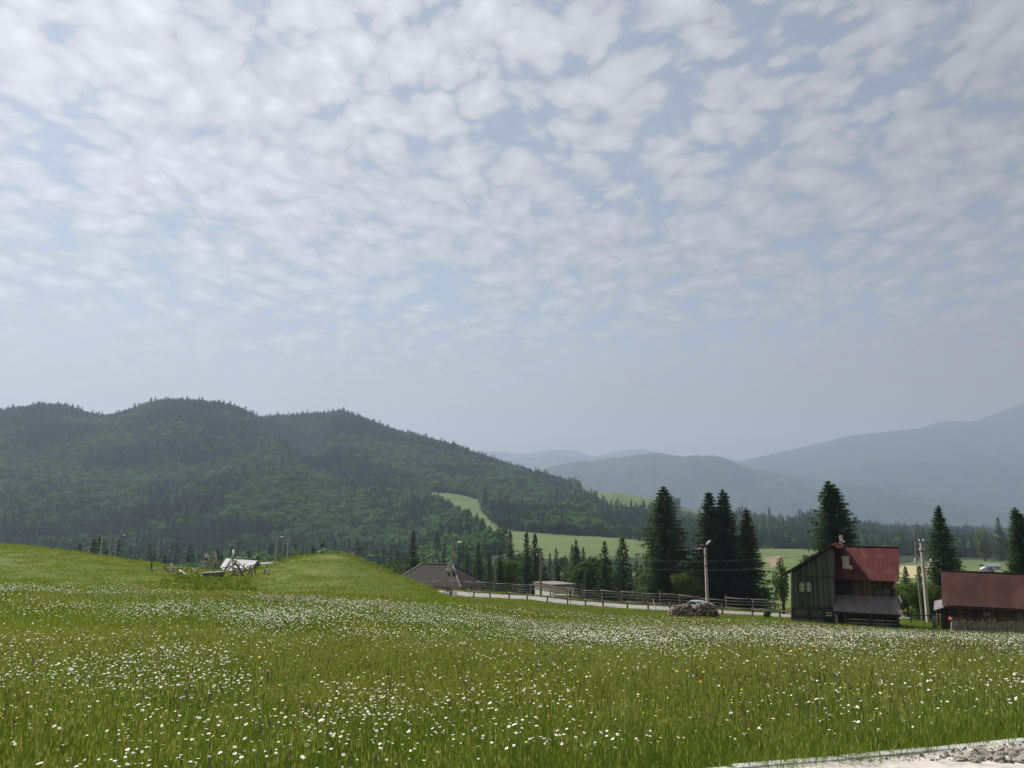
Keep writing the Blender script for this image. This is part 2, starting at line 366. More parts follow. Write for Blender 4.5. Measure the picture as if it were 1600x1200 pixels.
# ------------------------------------------------------------------ ground sheet
def inpoly(px, py, poly):
    c = np.zeros(np.shape(px), bool); n = len(poly)
    for i in range(n):
        x0, y0 = poly[i]; x1, y1 = poly[(i + 1) % n]
        if y0 == y1: continue
        hit = ((y0 > py) != (y1 > py)) & (px < (x1 - x0) * (py - y0) / (y1 - y0) + x0)
        c ^= hit
    return c
MEADOWS = [
    [(666, 766), (700, 770), (748, 779), (756, 800), (770, 818), (788, 828), (850, 833), (930, 838), (1015, 846), (1030, 866), (980, 872), (860, 874), (800, 868), (765, 850), (742, 825), (715, 806), (690, 796), (672, 782)],
    [(898, 758), (930, 755), (985, 765), (1035, 774), (1045, 798), (1000, 803), (950, 794), (915, 780)],
    [(1040, 792), (1100, 796), (1160, 798), (1240, 806), (1262, 818), (1200, 815), (1110, 806)],
    [(1165, 858), (1300, 858), (1310, 880), (1400, 882), (1470, 874), (1620, 878), (2200, 878), (2200, 1010), (1165, 1010)],
    [(1515, 828), (1620, 836), (1620, 860), (1545, 852)],
    [(1375, 826), (1432, 828), (1430, 836), (1380, 834)],
    [(1080, 838), (1105, 838), (1120, 858), (1090, 856)],
]
def open_land(X, Y, Z):
    px, py = proj(X, Y, Z)
    o = (Y < 185)
    for p in MEADOWS: o = o | (inpoly(px, py, p) & (Y < 1500))
    return o
def build_ground():
    Yr = np.concatenate([np.linspace(-11, 8, 40)[:-1], np.geomspace(8, 13000, 620)])
    ns = 420
    sx = np.linspace(-1, 1, ns)
    Wd = 1.08 * np.maximum(Yr, 0) + 16
    X = sx[None, :] * Wd[:, None]; Y = np.repeat(Yr[:, None], ns, 1)
    Z = gz(X, Y)
    V = np.stack([X, Y, Z], -1).reshape(-1, 3)
    i, j = np.meshgrid(np.arange(len(Yr) - 1), np.arange(ns - 1), indexing='ij')
    a = (i * ns + j).ravel(); F = np.stack([a, a + 1, a + ns + 1, a + ns], 1)
    C = np.zeros((*X.shape, 3))
    op = open_land(X, Y, Z)
    nz = fbm(X / 30, Y / 30, 21)
    mead = np.array([.085, .120, .038]); near = np.array([.095, .120, .026]); floor = np.array([.022, .036, .014])
    px0 = proj(X, Y, Z)[0]; vm = mead[None, None] * (.8 + .45 * nz[..., None])
    C[:] = floor
    C[op] = vm[op]
    C[(Y < 330) & (px0 > 560)] = vm[(Y < 330) & (px0 > 560)]; C[Y < 135] = near
    px, py = proj(X, Y, Z)
    yf = inpoly(px, py, [(1405, 884), (1450, 883), (1462, 896), (1440, 903), (1408, 903)]) & (Y > 150)
    C[yf] = (.34, .29, .16)
    dr = inpoly(px, py, [(1078, 840), (1088, 842), (1106, 858), (1094, 858)]) & (Y > 150)
    C[dr] = (.34, .25, .18)
    dr = inpoly(px, py, [(1196, 872), (1220, 868), (1222, 884), (1205, 886)]) & (Y > 150)
    C[dr] = (.22, .16, .12)
    m, nt, b = new_mat('ground')
    at = nt.nodes.new('ShaderNodeVertexColor'); at.layer_name = 'tint'
    c = coords(nt); n = N(nt, 'ShaderNodeTexNoise', Scale=.35, Detail=10, Roughness=.75); nt.links.new(c, n.inputs['Vector'])
    k = ramp(nt, n.outputs['Fac'], [(.3, (.62, .66, .62)), (.5, (1, 1, 1)), (.72, (1.35, 1.22, 1.25))])
    nt.links.new(mix(nt, 1.0, at.outputs[0], k, 'MULTIPLY'), b.inputs['Base Color'])
    b.inputs['Roughness'].default_value = .95; b.inputs['Specular IOR Level'].default_value = .1
    o = bpy.data.objects.new('ground', np_mesh('ground', V, F, m, col=C.reshape(-1, 3), smooth=True)); COL.objects.link(o)
    tag(o, 'green meadow ground sloping down into a wooded valley', 'ground', kind='structure')
build_ground()

def ribbon(name, pts, width, mat, thick=.06, lift=.0, label='', cat='road'):
    mb = MB(); L = []; pts = [Vector(p) for p in pts]
    for i, p in enumerate(pts):
        d = (pts[min(i + 1, len(pts) - 1)] - pts[max(i - 1, 0)]); d.z = 0; d.normalize()
        n = Vector((-d.y, d.x, 0)); L.append((p + n * width / 2, p - n * width / 2))
    n0 = 0
    for a, b in L:
        za, zb = float(gz0(a.x, a.y)) + lift, float(gz0(b.x, b.y)) + lift
        mb.v += [(a.x, a.y, za), (b.x, b.y, zb), (a.x, a.y, za - thick), (b.x, b.y, zb - thick)]
    for i in range(len(L) - 1):
        k = i * 4
        for f in ((k, k + 1, k + 5, k + 4), (k, k + 4, k + 6, k + 2), (k + 1, k + 3, k + 7, k + 5), (k + 2, k + 6, k + 7, k + 3)): mb.f.append(f); mb.m.append(0)
    o = mb.build(name, mat); return tag(o, label, cat, kind='structure')
rx = np.arange(ROADX[0] + 1, ROADX[-1] - 1, 1.5)
ribbon('road', [(x, float(road_y(x)), 0) for x in rx], 5.0, M['asphalt'], .3, .03, 'pale asphalt village road running between two rail fences', 'road')

# near path at the lower right corner, with its kerb stones
pa, pb = P(1130, 1203, 5.5), P(1620, 1155, 5.6)
def on_near(px, py):
    a, b = ray(px, py); Y = 5.0
    for _ in range(20): Y = gzf(a * Y, Y) / b
    return Vector((a * Y, Y, gzf(a * Y, Y)))
k0, k1 = on_near(1110, 1215), on_near(1640, 1164)
kd = (k1 - k0); kd.z = 0; kl = kd.length; kd.normalize(); kn = Vector((-kd.y, kd.x, 0))
if kn.y < 0: kn = -kn
mb = MB()
NX, NYY = 110, 28
for i in range(NX + 1):
    for j in range(NYY + 1):
        q = k0 + kd * (-3.0 + (kl + 14) * i / NX) - kn * (.02 + 8.0 * j / NYY)
        mb.v.append((q.x, q.y, gzf(q.x, q.y) + .05 + .012 * mnoise.noise(q * 3)))
for i in range(NX):
    for j in range(NYY):
        a = i * (NYY + 1) + j; mb.f.append((a, a + NYY + 1, a + NYY + 2, a + 1)); mb.m.append(0)
path = mb.build('path', M['path'], smooth=True); tag(path, 'pale sandy concrete path at the edge of the meadow', 'path', kind='structure')
mb = MB(); x = -3.0
while x < kl + 10.6:
    L = random.uniform(.75, .95)
    a, b = k0 + kd * x, k0 + kd * (x + L - .012)
    dzz = random.uniform(-.008, .008); off = random.uniform(-.012, .012)
    for sgn in (0,):
        c = [a - kn * (.045 - off), b - kn * (.045 - off), b + kn * (.045 + off), a + kn * (.045 + off)]
        mb.hexa([(p.x, p.y, gzf(p.x, p.y) - .1) for p in c], [(p.x, p.y, gzf(p.x, p.y) + .060 + dzz) for p in c])
    x += L
kerb = mb.build('kerb', M['kerb']); tag(kerb, 'low grey kerb of worn edging stones between path and meadow', 'kerb', kind='structure')
bv = kerb.modifiers.new('b', 'BEVEL'); bv.width = .012; bv.segments = 2

def stone_mesh(seed, r):
    rnd = random.Random(seed)
    import bmesh
    bm = bmesh.new(); bmesh.ops.create_icosphere(bm, subdivisions=1 + seed % 2, radius=r)
    sx, sy, sz = rnd.uniform(.8, 1.3), rnd.uniform(.7, 1.1), rnd.uniform(.45, .75)
    for v in bm.verts:
        n = mnoise.noise(v.co / r * 1.1 + Vector((seed * 3.1, 0, 0)))
        v.co *= 1 + .7 * n + rnd.uniform(-.16, .16); v.co.x *= sx; v.co.y *= sy; v.co.z *= sz
    me = bpy.data.meshes.new('stone'); bm.to_mesh(me); bm.free(); me.materials.append(M['rock']); return me
stones = [stone_mesh(i, 1) for i in range(5)]
for i, (px, py, r) in enumerate([(1526, 1195, 0.029), (1567, 1195, 0.02), (1501, 1200, 0.026), (1526, 1202, 0.032), (1593, 1192, 0.037), (1516, 1196, 0.044), (1558, 1197, 0.038), (1507, 1198, 0.036), (1533, 1186, 0.044), (1552, 1197, 0.044), (1579, 1201, 0.03), (1589, 1191, 0.046), (1598, 1184, 0.022), (1524, 1202, 0.031), (1570, 1189, 0.033), (1543, 1190, 0.036), (1565, 1201, 0.038), (1604, 1200, 0.048), (1575, 1186, 0.044), (1608, 1201, 0.035), (1579, 1187, 0.043), (1564, 1188, 0.02), (1595, 1202, 0.021), (1589, 1191, 0.023), (1532, 1199, 0.044), (1504, 1196, 0.019), (1580, 1189, 0.044), (1609, 1193, 0.048), (1534, 1187, 0.036), (1503, 1189, 0.03), (1568, 1186, 0.019), (1597, 1189, 0.047), (1600, 1190, 0.032), (1558, 1195, 0.036)]):
    q = on_near(px, py + 2); o = bpy.data.objects.new('stone', stones[i % 5]); COL.objects.link(o)
    o.location = (q.x, q.y, q.z + .05 + r * .3); o.scale = (r, r, r); o.rotation_euler = (random.uniform(-.3, .3), 0, random.uniform(0, 6))
    tag(o, 'rough grey-brown rubble stone lying on the pale path', 'stone', 'rubble stones on the path')

GRAVEL = []
for i in range(520):
    t_ = random.random(); px_ = 1270 + 350 * random.random() ** .6; py_ = random.uniform(1168, 1203)
    GRAVEL.append((px_, py_))
# ------------------------------------------------------------------ distant hills
def ridge(name, prof, Y0, front, back, mat, foot=822, label='', rough=1.0, bumps=9, step=14.0):
    xs = [ray(p, 700)[0] * Y0 for p, q in prof]; zs = [ray(p, q)[1] * Y0 for p, q in prof]
    X = np.arange(xs[0], xs[-1], step); cz = pchip(xs, zs, X)
    nr = 90
    t = np.concatenate([np.linspace(-1, 0, nr // 2 + 8)[:-1], np.linspace(0, 1, nr // 3)])
    V = np.zeros((len(t), len(X), 3)); base = g(foot) * Y0
    ed = np.clip(np.minimum(X - X[0], X[-1] - X) / (.08 * (X[-1] - X[0])), 0, 1); ed = ed * ed * (3 - 2 * ed)
    for i, tt in enumerate(t):
        Yv = Y0 + (tt * front if tt < 0 else tt * back)
        spur = (fbm(X / (front * .28) + 3.3, np.full_like(X, tt * 1.3), 31, 3) - .5)
        fall = np.clip(abs(tt) ** 1.15 + spur * 1.0 * min(abs(tt) * 2.2, 1) * (1 - abs(tt)), 0, 1)
        top = base + (cz - base) * (1 - fall)
        det = (fbm(X / (front * .07), np.full_like(X, Yv / (front * .07)), 33, 5) - .5) * front * .05 * min(abs(tt) * 3 + .05, 1)
        tree = (rng.random(len(X)) ** 2) * bumps
        V[i, :, 0] = X * (Yv / Y0) ** .0; V[i, :, 1] = Yv; V[i, :, 2] = (top + det * rough + tree) * 1.0
        V[i, :, 2] = base - 30 + (V[i, :, 2] - base + 30) * ed
    a = (np.arange(len(t) - 1)[:, None] * len(X) + np.arange(len(X) - 1)[None]).ravel()
    F = np.stack([a, a + 1, a + len(X) + 1, a + len(X)], 1)
    o = bpy.data.objects.new(name, np_mesh(name, V.reshape(-1, 3), F, mat, smooth=True)); COL.objects.link(o)
    return tag(o, label, 'mountain', kind='structure')
def hillmat(name, clear=.06):
    m, nt, b = new_mat(name)
    c = coords(nt, (1, 1, 1)); n = N(nt, 'ShaderNodeTexNoise', Scale=.0022, Detail=12, Roughness=.7); nt.links.new(c, n.inputs['Vector'])
    n2 = N(nt, 'ShaderNodeTexNoise', Scale=.03, Detail=4, Roughness=.8); nt.links.new(c, n2.inputs['Vector'])
    a = ramp(nt, n.outputs['Fac'], [(.35, (.018, .036, .018)), (.60, (.034, .058, .026)), (.665, (.05, .08, .035)), (.69, (.16, .20, .08))])
    k = ramp(nt, n2.outputs['Fac'], [(.35, (.6, .6, .6)), (.65, (1.3, 1.3, 1.3))])
    nt.links.new(mix(nt, 1.0, a, k, 'MULTIPLY'), b.inputs['Base Color']); b.inputs['Roughness'].default_value = 1; b.inputs['Specular IOR Level'].default_value = 0
    return m
HM = hillmat('wooded_hill')
MIDP = [(600, 770), (760, 752), (830, 738), (880, 727), (930, 721), (985, 714), (1030, 711), (1060, 716), (1100, 714), (1150, 727), (1200, 739), (1250, 748), (1320, 757), (1400, 770), (1480, 786), (1560, 803), (1680, 822), (1800, 826)]
ridge('wooded_hills', MIDP, 5200, 1300, 900, HM, label='blue hazy wooded ridge in the middle distance beyond the valley', bumps=16, step=11)
ridge('mountain', [(850, 822), (1000, 775), (1100, 742), (1150, 723), (1220, 707), (1290, 691), (1330, 681), (1380, 676), (1425, 671), (1480, 667), (1530, 657), (1600, 633), (1700, 612), (1850, 622), (2050, 650), (2300, 690)], 7000, 2100, 1200, HM, label='high blue mountain rising beyond the valley behind the farmhouse', bumps=10, step=16)
ridge('mountain_range', [(1300, 720), (1400, 690), (1455, 664), (1490, 657), (1530, 660), (1600, 675), (1750, 720)], 7800, 700, 700, HM, label='small far shoulder showing over the high blue mountain', bumps=0, step=25)
ridge('distant_hills', [(560, 760), (700, 735), (760, 722), (830, 715), (880, 713), (930, 720), (1000, 724), (1060, 730), (1200, 760)], 7800, 1500, 900, HM, label='low blue hills just beyond the middle wooded ridge', bumps=8, step=18)
ridge('distant_range', [(600, 750), (700, 722), (770, 705), (815, 709), (860, 703), (890, 703), (930, 713), (965, 705), (1000, 702), (1035, 709), (1080, 714), (1120, 716), (1170, 722), (1300, 750)], 8800, 1400, 900, HM, label='faint pale blue mountain range on the horizon', bumps=0, step=25)
ridge('far_peak', [(440, 720), (520, 675), (560, 662), (600, 669), (620, 676), (645, 674), (668, 684), (690, 697), (740, 725), (800, 760)], 7900, 1400, 900, HM, label='faint peak showing over the shoulder of the forested hill', bumps=0, step=25)

# ------------------------------------------------------------------ trees
def tris_mesh(name, T, mat, col=None):
    T = np.asarray(T, np.float32).reshape(-1, 3); F = np.arange(len(T)).reshape(-1, 3)
    return np_mesh(name, T, F, mat, col=col)

def spruce_crown(seed, H, Rr, nb, npt, tw, droop=.25, start=.06, twl=.5, gap=.15, fat=1.0, tops=((0, 0, 1),), tiers=0, pw=.74):
    rnd = np.random.default_rng(seed); out = []
    for (ox, oy, hs) in tops:
        HH = H * hs
        for b in range(int(nb * hs)):
            if tiers: t = start + (1 - start) * ((b // tiers) * tiers + rnd.random() * tiers * .28) / (nb * hs)
            else: t = start + (1 - start) * ((b + rnd.random()) / (nb * hs)) ** 1.05
            if t > .995: continue
            z0 = t * HH
            prof = (1 - t) ** pw * (.80 + .2 * min(t / .15, 1)) + .01
            L = Rr * prof * rnd.uniform(.60, 1.18) * fat
            if rnd.random() < gap: L *= rnd.uniform(.5, .8)
            an = b * 2.39996 + rnd.normal() * .35
            d = np.array([math.cos(an), math.sin(an), 0.]); sd = np.array([-d[1], d[0], 0.])
            dr = droop * (1.25 - t) + rnd.normal() * .05
            up0 = .25 * t
            n = max(3, int(npt * (.35 + .65 * prof)))
            q = ((np.arange(n) + rnd.random(n) * .7) / n) ** .75
            zc = up0 * L * q - dr * L * (q ** 1.2) + .34 * dr * L * q ** 4
            cen = np.array([ox, oy, z0]) + d * (L * q)[:, None] + np.array([0, 0, 1.]) * zc[:, None]
            w = tw * (1.15 - .30 * q)
            for k in range(n):
                c = cen[k]
                tl = twl * (.40 + .85 * math.sin(math.pi * min(q[k] * .78 + .12, 1))) * rnd.uniform(.6, 1.2) * (.45 + .55 * prof)
                for sgn in (-1, 1):
                    tip = c + sd * sgn * tl * .8 + d * tl * rnd.uniform(.35, .8) + np.array([0, 0, -rnd.uniform(.05, .55) * tl])
                    e = d * w[k] * .5
                    out += [c - e, c + e, tip]
                # hanging twig and spine
                tip = c + sd * rnd.normal() * .1 + np.array([0, 0, -tl * rnd.uniform(.5, 1.0)]) + d * .1
                e = (d if rnd.random() < .6 else sd) * w[k] * .7
                out += [c - e, c + e, tip]
                tip = c + d * L / n * 1.7 + np.array([0, 0, rnd.uniform(-.05, .15)])
                e = sd * w[k] * .6
                out += [c - e, c + e, tip]
        # leader
        for k in range(5):
            a = k * 1.3; e = np.array([math.cos(a), math.sin(a), 0]) * .09 * H / 15
            out += [np.array([ox, oy, HH * .955]) - e, np.array([ox, oy, HH * .955]) + e, np.array([ox, oy, HH * 1.012])]
    return np.array(out)
def trunk_mesh(H, r, tops=((0, 0, 1),), bend=0):
    mb = MB()
    for (ox, oy, hs) in tops:
        pts = [(0, 0, -.4), (ox * .2, oy * .2, H * .15), (ox, oy, H * .45 * hs), (ox, oy, H * .97 * hs)]
        mb.tube(pts, [r * 1.25, r, r * .6, r * .06], 8)
    return mb.mesh('trunk', M['bark'], smooth=True)

def leafy(seed, lobes, nleaf, size, hollow=.55):
    """leaf clumps over several lobes: (cx, cy, cz, rx, ry, rz)"""
    rnd = np.random.default_rng(seed); out = []
    wts = np.array([l[3] * l[4] + l[4] * l[5] + l[3] * l[5] for l in lobes]); wts = wts / wts.sum()
    cnt = rnd.multinomial(nleaf, wts)
    for l, c in zip(lobes, cnt):
        nd = rnd.normal(size=(c, 3)); nd /= np.linalg.norm(nd, axis=1)[:, None]
        rad = hollow + (1 - hollow) * rnd.random(c) ** .5
        rad *= .80 + .45 * vnoise(nd[:, 0] * 3 + l[0] * 5, nd[:, 1] * 3 + nd[:, 2] * 2.3 + l[2], seed)
        p = np.array(l[:3]) + nd * rad[:, None] * np.array(l[3:])
        a = rnd.normal(size=(c, 3)) + nd * .2; a /= np.linalg.norm(a, axis=1)[:, None]
        b = np.cross(a, nd + rnd.normal(size=(c, 3)) * .5); b /= np.linalg.norm(b, axis=1)[:, None] + 1e-6
        s = size * rnd.uniform(.5, 1.3, c)[:, None]
        v0, v1, v2, v3 = p - a * s, p + b * s * .6, p + a * s, p - b * s * .6
        out.append(np.stack([v0, v1, v2, v0, v2, v3], 1).reshape(-1, 3))
    return np.concatenate(out)
def round_lobes(seed, H, W, n=9, z0=.28):
    rnd = random.Random(seed); L = [(0, 0, H * .62, W * .33, W * .33, H * .30)]
    for i in range(n):
        a = i * 2.4 + rnd.random(); r = W * .5 * rnd.uniform(.35, .68); z = H * rnd.uniform(z0 + .08, .84)
        k = (1 - abs(z / H - .55) * 1.1)
        L.append((math.cos(a) * r * k, math.sin(a) * r * k, z, W * rnd.uniform(.16, .26), W * rnd.uniform(.16, .26), H * rnd.uniform(.10, .17)))
    return L
def broad_trunk(H, W, seed, n=7):
    rnd = random.Random(seed); mb = MB(); r = H * .022 + .03
    mb.tube([(0, 0, -.3), (0.02 * H, 0, H * .25), (0, .02 * H, H * .5), (.01 * H, 0, H * .8)], [r * 1.3, r, r * .7, r * .2], 7)
    for i in range(n):
        a = i * 2.4 + rnd.random(); z = H * rnd.uniform(.22, .55); rr = W * .36
        mb.tube([(0, 0, z), (math.cos(a) * rr * .5, math.sin(a) * rr * .5, z + H * .12), (math.cos(a) * rr, math.sin(a) * rr, z + H * .26)], [r * .5, r * .35, r * .1], 5)
    return mb.mesh('trunk', M['bark'], smooth=True)

def thing_tree(name, crown, trunk, loc, scale, rz, label, cat, group=None):
    r = root_at(name, loc, label, cat, group, rz); r.scale = scale
    for nm, me in (('crown', crown), ('trunk', trunk)):
        o = bpy.data.objects.new(nm, me); COL.objects.link(o); o.parent = r
    return r
def place_px(px, Y):
    X = ray(px, 930)[0] * Y; return Vector((X, Y, gzf(X, Y)))
def place_tree(name, crown, trunk, Hm, px, Y, top, label, cat='tree', wide=1.0, group=None, rz=None, base=None):
    q = place_px(px, Y); ztop = ray(px, top)[1] * Y; H = ztop - q.z; s = H / Hm
    return thing_tree(name, crown, trunk, q - Vector((0, 0, .05)), (s * wide, s * wide, s), random.uniform(0, 6.28) if rz is None else rz, label, cat, group)

# the big ones by the road, each with a crown of its own
SP_NEAR = []
for sd, kw in ((1, dict(Rr=4.1, droop=.40, tops=((0, 0, 1),))), (2, dict(Rr=3.4, droop=.30, tops=((-.75, .0, .985), (.75, .15, 1.0)))), (3, dict(Rr=3.7, droop=.36, pw=.95, tops=((0, 0, 1),))), (4, dict(Rr=4.0, droop=.15, pw=.6, tops=((-.28, 0, 1.0), (.35, .1, .96)), gap=.4)), (5, dict(Rr=3.7, droop=.22, pw=.8, tops=((0, 0, 1),), gap=.25))):
    tops = kw['tops']
    SP_NEAR.append((tris_mesh('crown', spruce_crown(sd * 11, 15, nb=400, npt=14, tw=.135, twl=1.0, start=.04, tiers=12, **kw), M['spruce']), trunk_mesh(15, .24, tops)))
SP_SMALL = [(tris_mesh('crown', spruce_crown(91 + i, 7, Rr=2.0 + .2 * i, nb=150, npt=9, tw=.13, twl=.5, droop=.15, start=.03), M['spruce']), trunk_mesh(7, .10)) for i in range(2)]
SP_MID = [(tris_mesh('crown', spruce_crown(50 + i, 16, Rr=2.9 + .25 * i, nb=130, npt=7, tw=.30, twl=1.0, droop=.3, gap=.25), M['spruce']), trunk_mesh(16, .2)) for i in range(5)]
place_tree('spruce_tree', *SP_NEAR[0], 15, 1042, 108, 759, 'broad single spruce with sweeping tiers of branches, standing left of the yellow-green willow bush', wide=1.38)
place_tree('spruce_tree', *SP_NEAR[1], 15, 1126, 106, 764, 'dense dark spruce with two tops behind the street lamp by the woodpile', rz=0, wide=1.22)
place_tree('spruce_tree', *SP_NEAR[2], 15, 1173, 104, 792, 'slender pointed spruce touching the right side of the two-topped spruce', wide=1.25)
place_tree('spruce_tree', *SP_NEAR[3], 15, 1311, 100, 751, 'tall ragged spruce rising directly behind the red-roofed wooden farmhouse', rz=0.2, wide=1.12)
place_tree('spruce_tree', *SP_NEAR[4], 15, 1479, 98, 789, 'pointed spruce between the leaning utility poles and the long red barn roof', wide=1.15)
place_tree('spruce_tree', *SP_NEAR[3], 15, 1603, 92, 792, 'spruce cut by the photo edge, rising behind the far end of the barn roof', wide=.8)
place_tree('spruce_tree', *SP_SMALL[0], 7, 1418, 135, 884, 'small young spruce in front of the pale yellow field beside the farmhouse', wide=1.15)
place_tree('spruce_tree', *SP_SMALL[1], 7, 1440, 118, 882, 'small spruce half hidden by the utility poles above the green bush')
place_tree('spruce_tree', *SP_MID[0], 16, 823, 150, 830, 'dark spruce just left of the utility pole by the white shed')
place_tree('spruce_tree', *SP_MID[1], 16, 836, 152, 832, 'dark spruce directly behind the utility pole by the white shed')
place_tree('spruce_tree', *SP_SMALL[0], 7, 781, 134, 872, 'small dark spruce in front of the yellow-green tree, right of the hip-roofed house', wide=1.2)
place_tree('spruce_tree', *SP_MID[2], 16, 747, 160, 848, 'wide dark spruce rising behind the right end of the hipped roof', wide=1.25)
place_tree('spruce_tree', *SP_MID[3], 16, 901, 230, 842, 'pointed spruce standing alone against the lower valley meadow behind the white shed')
place_tree('spruce_tree', *SP_MID[1], 16, 797, 230, 829, 'narrow grey-green spruce against the left end of the lower valley meadow')
place_tree('spruce_tree', *SP_SMALL[1], 7, 944, 128, 878, 'bushy young spruce behind the fence right of the white shed', wide=1.3)
place_tree('spruce_tree', *SP_SMALL[0], 7, 918, 130, 888, 'young spruce closest to the right end wall of the white shed', wide=1.2)
place_tree('spruce_tree', *SP_MID[0], 16, 757, 880, 758, 'lone big spruce below the upper sloping meadow, beside the tiny white house', wide=1.5)
place_tree('spruce_tree', *SP_MID[2], 16, 1572, 520, 808, 'lone dark spruce standing on the pale slope far behind the barn', wide=1.1)

def leaf_thing(name, seed, px, Y, top, wpx, mat, label, cat='tree', nleaf=5000, size=.13, z0=.1, base_z=None):
    q = place_px(px, Y); H = ray(px, top)[1] * Y - q.z; W = wpx / FPX * Y
    return thing_tree(name, tris_mesh('crown', leafy(seed, round_lobes(seed, H, W, 12, z0), nleaf, size), mat), broad_trunk(H, W, seed), q, (1, 1, 1), 0, label, cat)
leaf_thing('willow_tree', 3, 1073, 103, 889, 62, M['willow'], 'round yellow-green willow bush between the big spruce and the two-topped spruce', 'tree', 9000, .12, .0)
leaf_thing('broadleaf_tree', 4, 792, 142, 868, 44, M['willow'], 'yellow-green broadleaf tree behind the small dark spruce by the hip-roofed house', 'tree', 5000, .2, .05)
leaf_thing('green_bush', 5, 1434, 84, 906, 50, M['broad'], 'dense dark green bush between the farmhouse and the red barn', 'bush', 7000, .09, .0)
leaf_thing('green_bush', 6, 1416, 90, 908, 50, M['willow'], 'light green bushy willow growth just behind the right corner of the farmhouse', 'bush', 6000, .10, .0)
leaf_thing('green_bush', 16, 1456, 88, 903, 34, M['willow'], 'light green bush growing around the foot of the utility poles', 'bush', 4000, .10, .0)
leaf_thing('young_tree', 7, 1222, 92, 868, 27, M['broad'], 'thin young tree standing close against the left wall of the farmhouse', 'tree', 1500, .13, .25)
leaf_thing('small_shrub', 8, 1197, 84, 953, 13, M['broad'], 'small bright green shrub in front of the roadside fence', 'shrub', 1500, .07, .0)
leaf_thing('broadleaf_tree', 9, 614, 165, 868, 52, M['broad'], 'light green tree rising behind the left slope of the hipped roof', 'tree', 5000, .22, .05)
leaf_thing('broadleaf_tree', 10, 648, 190, 866, 50, M['broad'], 'round green tree showing above the middle of the hipped roof', 'tree', 4500, .25, .05)
leaf_thing('broadleaf_tree', 12, 1545, 520, 822, 26, M['broad'], 'round dark tree on the pale slope left of the lone far spruce', 'tree', 2500, .5, .05)
leaf_thing('broadleaf_tree', 13, 1090, 118, 880, 40, M['broad'], 'dark green tree filling the gap between the willow bush and the two-topped spruce', 'tree', 4500, .15, .05)

# groves of individual trees between the road and the far meadow
BL_MID = []
for i in range(4):
    H, W = 10, 7 - .6 * i
    BL_MID.append((tris_mesh('crown', leafy(60 + i, round_lobes(60 + i, H, W, 11, .05), 2200, .33), M['broad']), broad_trunk(H, W, 60 + i)))
def grove(n, pxr, Yr, hr, pb, label_s, label_b, group, mind=3.0, seed=0):
    r2 = random.Random(seed); done = []; tries = 0
    while len(done) < n and tries < n * 60:
        tries += 1
        px = r2.uniform(*pxr); Y = math.sqrt(r2.uniform(Yr[0] ** 2, Yr[1] ** 2)); X = ray(px, 920)[0] * Y
        Z = gzf(X, Y); ppx, ppy = proj(X, Y, Z)
        if any(inpoly(np.array([ppx]), np.array([ppy]), p)[0] for p in MEADOWS): continue
        if any((X - a) ** 2 + (Y - b) ** 2 < mind ** 2 for a, b in done): continue
        if 610 < px < 765 and Y < 150 or 815 < px < 915 and Y < 138: continue
        done.append((X, Y))
        h = r2.uniform(*hr)
        if r2.random() < pb:
            c, t = r2.choice(BL_MID); s = h * .75 / 10; w = r2.uniform(.9, 1.2)
            thing_tree('broadleaf_tree', c, t, (X, Y, Z), (s * w, s * w, s), r2.uniform(0, 6.28), label_b, 'tree', group + ', broadleaf')
        else:
            c, t = r2.choice(SP_MID); s = h / 16; w = r2.uniform(1.05, 1.6)
            thing_tree('spruce_tree', c, t, (X, Y, Z), (s * w, s * w, s), r2.uniform(0, 6.28), label_s, 'tree', group + ', spruce')
grove(66, (835, 1185), (132, 290), (7, 13), .34, 'dark spruce in the wood behind the roadside fence, right of the white shed', 'broadleaf tree in the wood behind the roadside fence, right of the white shed', 'grove right of the shed', 3.6, 1)
grove(64, (545, 835), (150, 320), (8, 14), .5, 'spruce in the wood behind the hip-roofed house', 'leafy green tree in the wood behind the hip-roofed house', 'grove behind the hip-roofed house', 4.0, 2)
for (px, Y, top, k) in ((1262, 300, 866, 0), (1210, 210, 890, 1), (1500, 330, 868, 0), (1586, 300, 872, 1)):
    q = place_px(px, Y); H = ray(px, top)[1] * Y - q.z
    c, t = (BL_MID[px % 4]) if k == 0 else SP_MID[px % 5]
    s = H / (10 if k == 0 else 16)
    lab = {1262: 'small bush on the valley meadow left of the farmhouse gable', 1210: 'small spruce on the slope just left of the thin young tree', 1500: 'low bush in the green field above the barn roof', 1586: 'small spruce in the green field above the far end of the barn roof'}[px]
    thing_tree('broadleaf_tree' if k == 0 else 'spruce_tree', c, t, q, (s, s, s), 1, lab, 'tree')

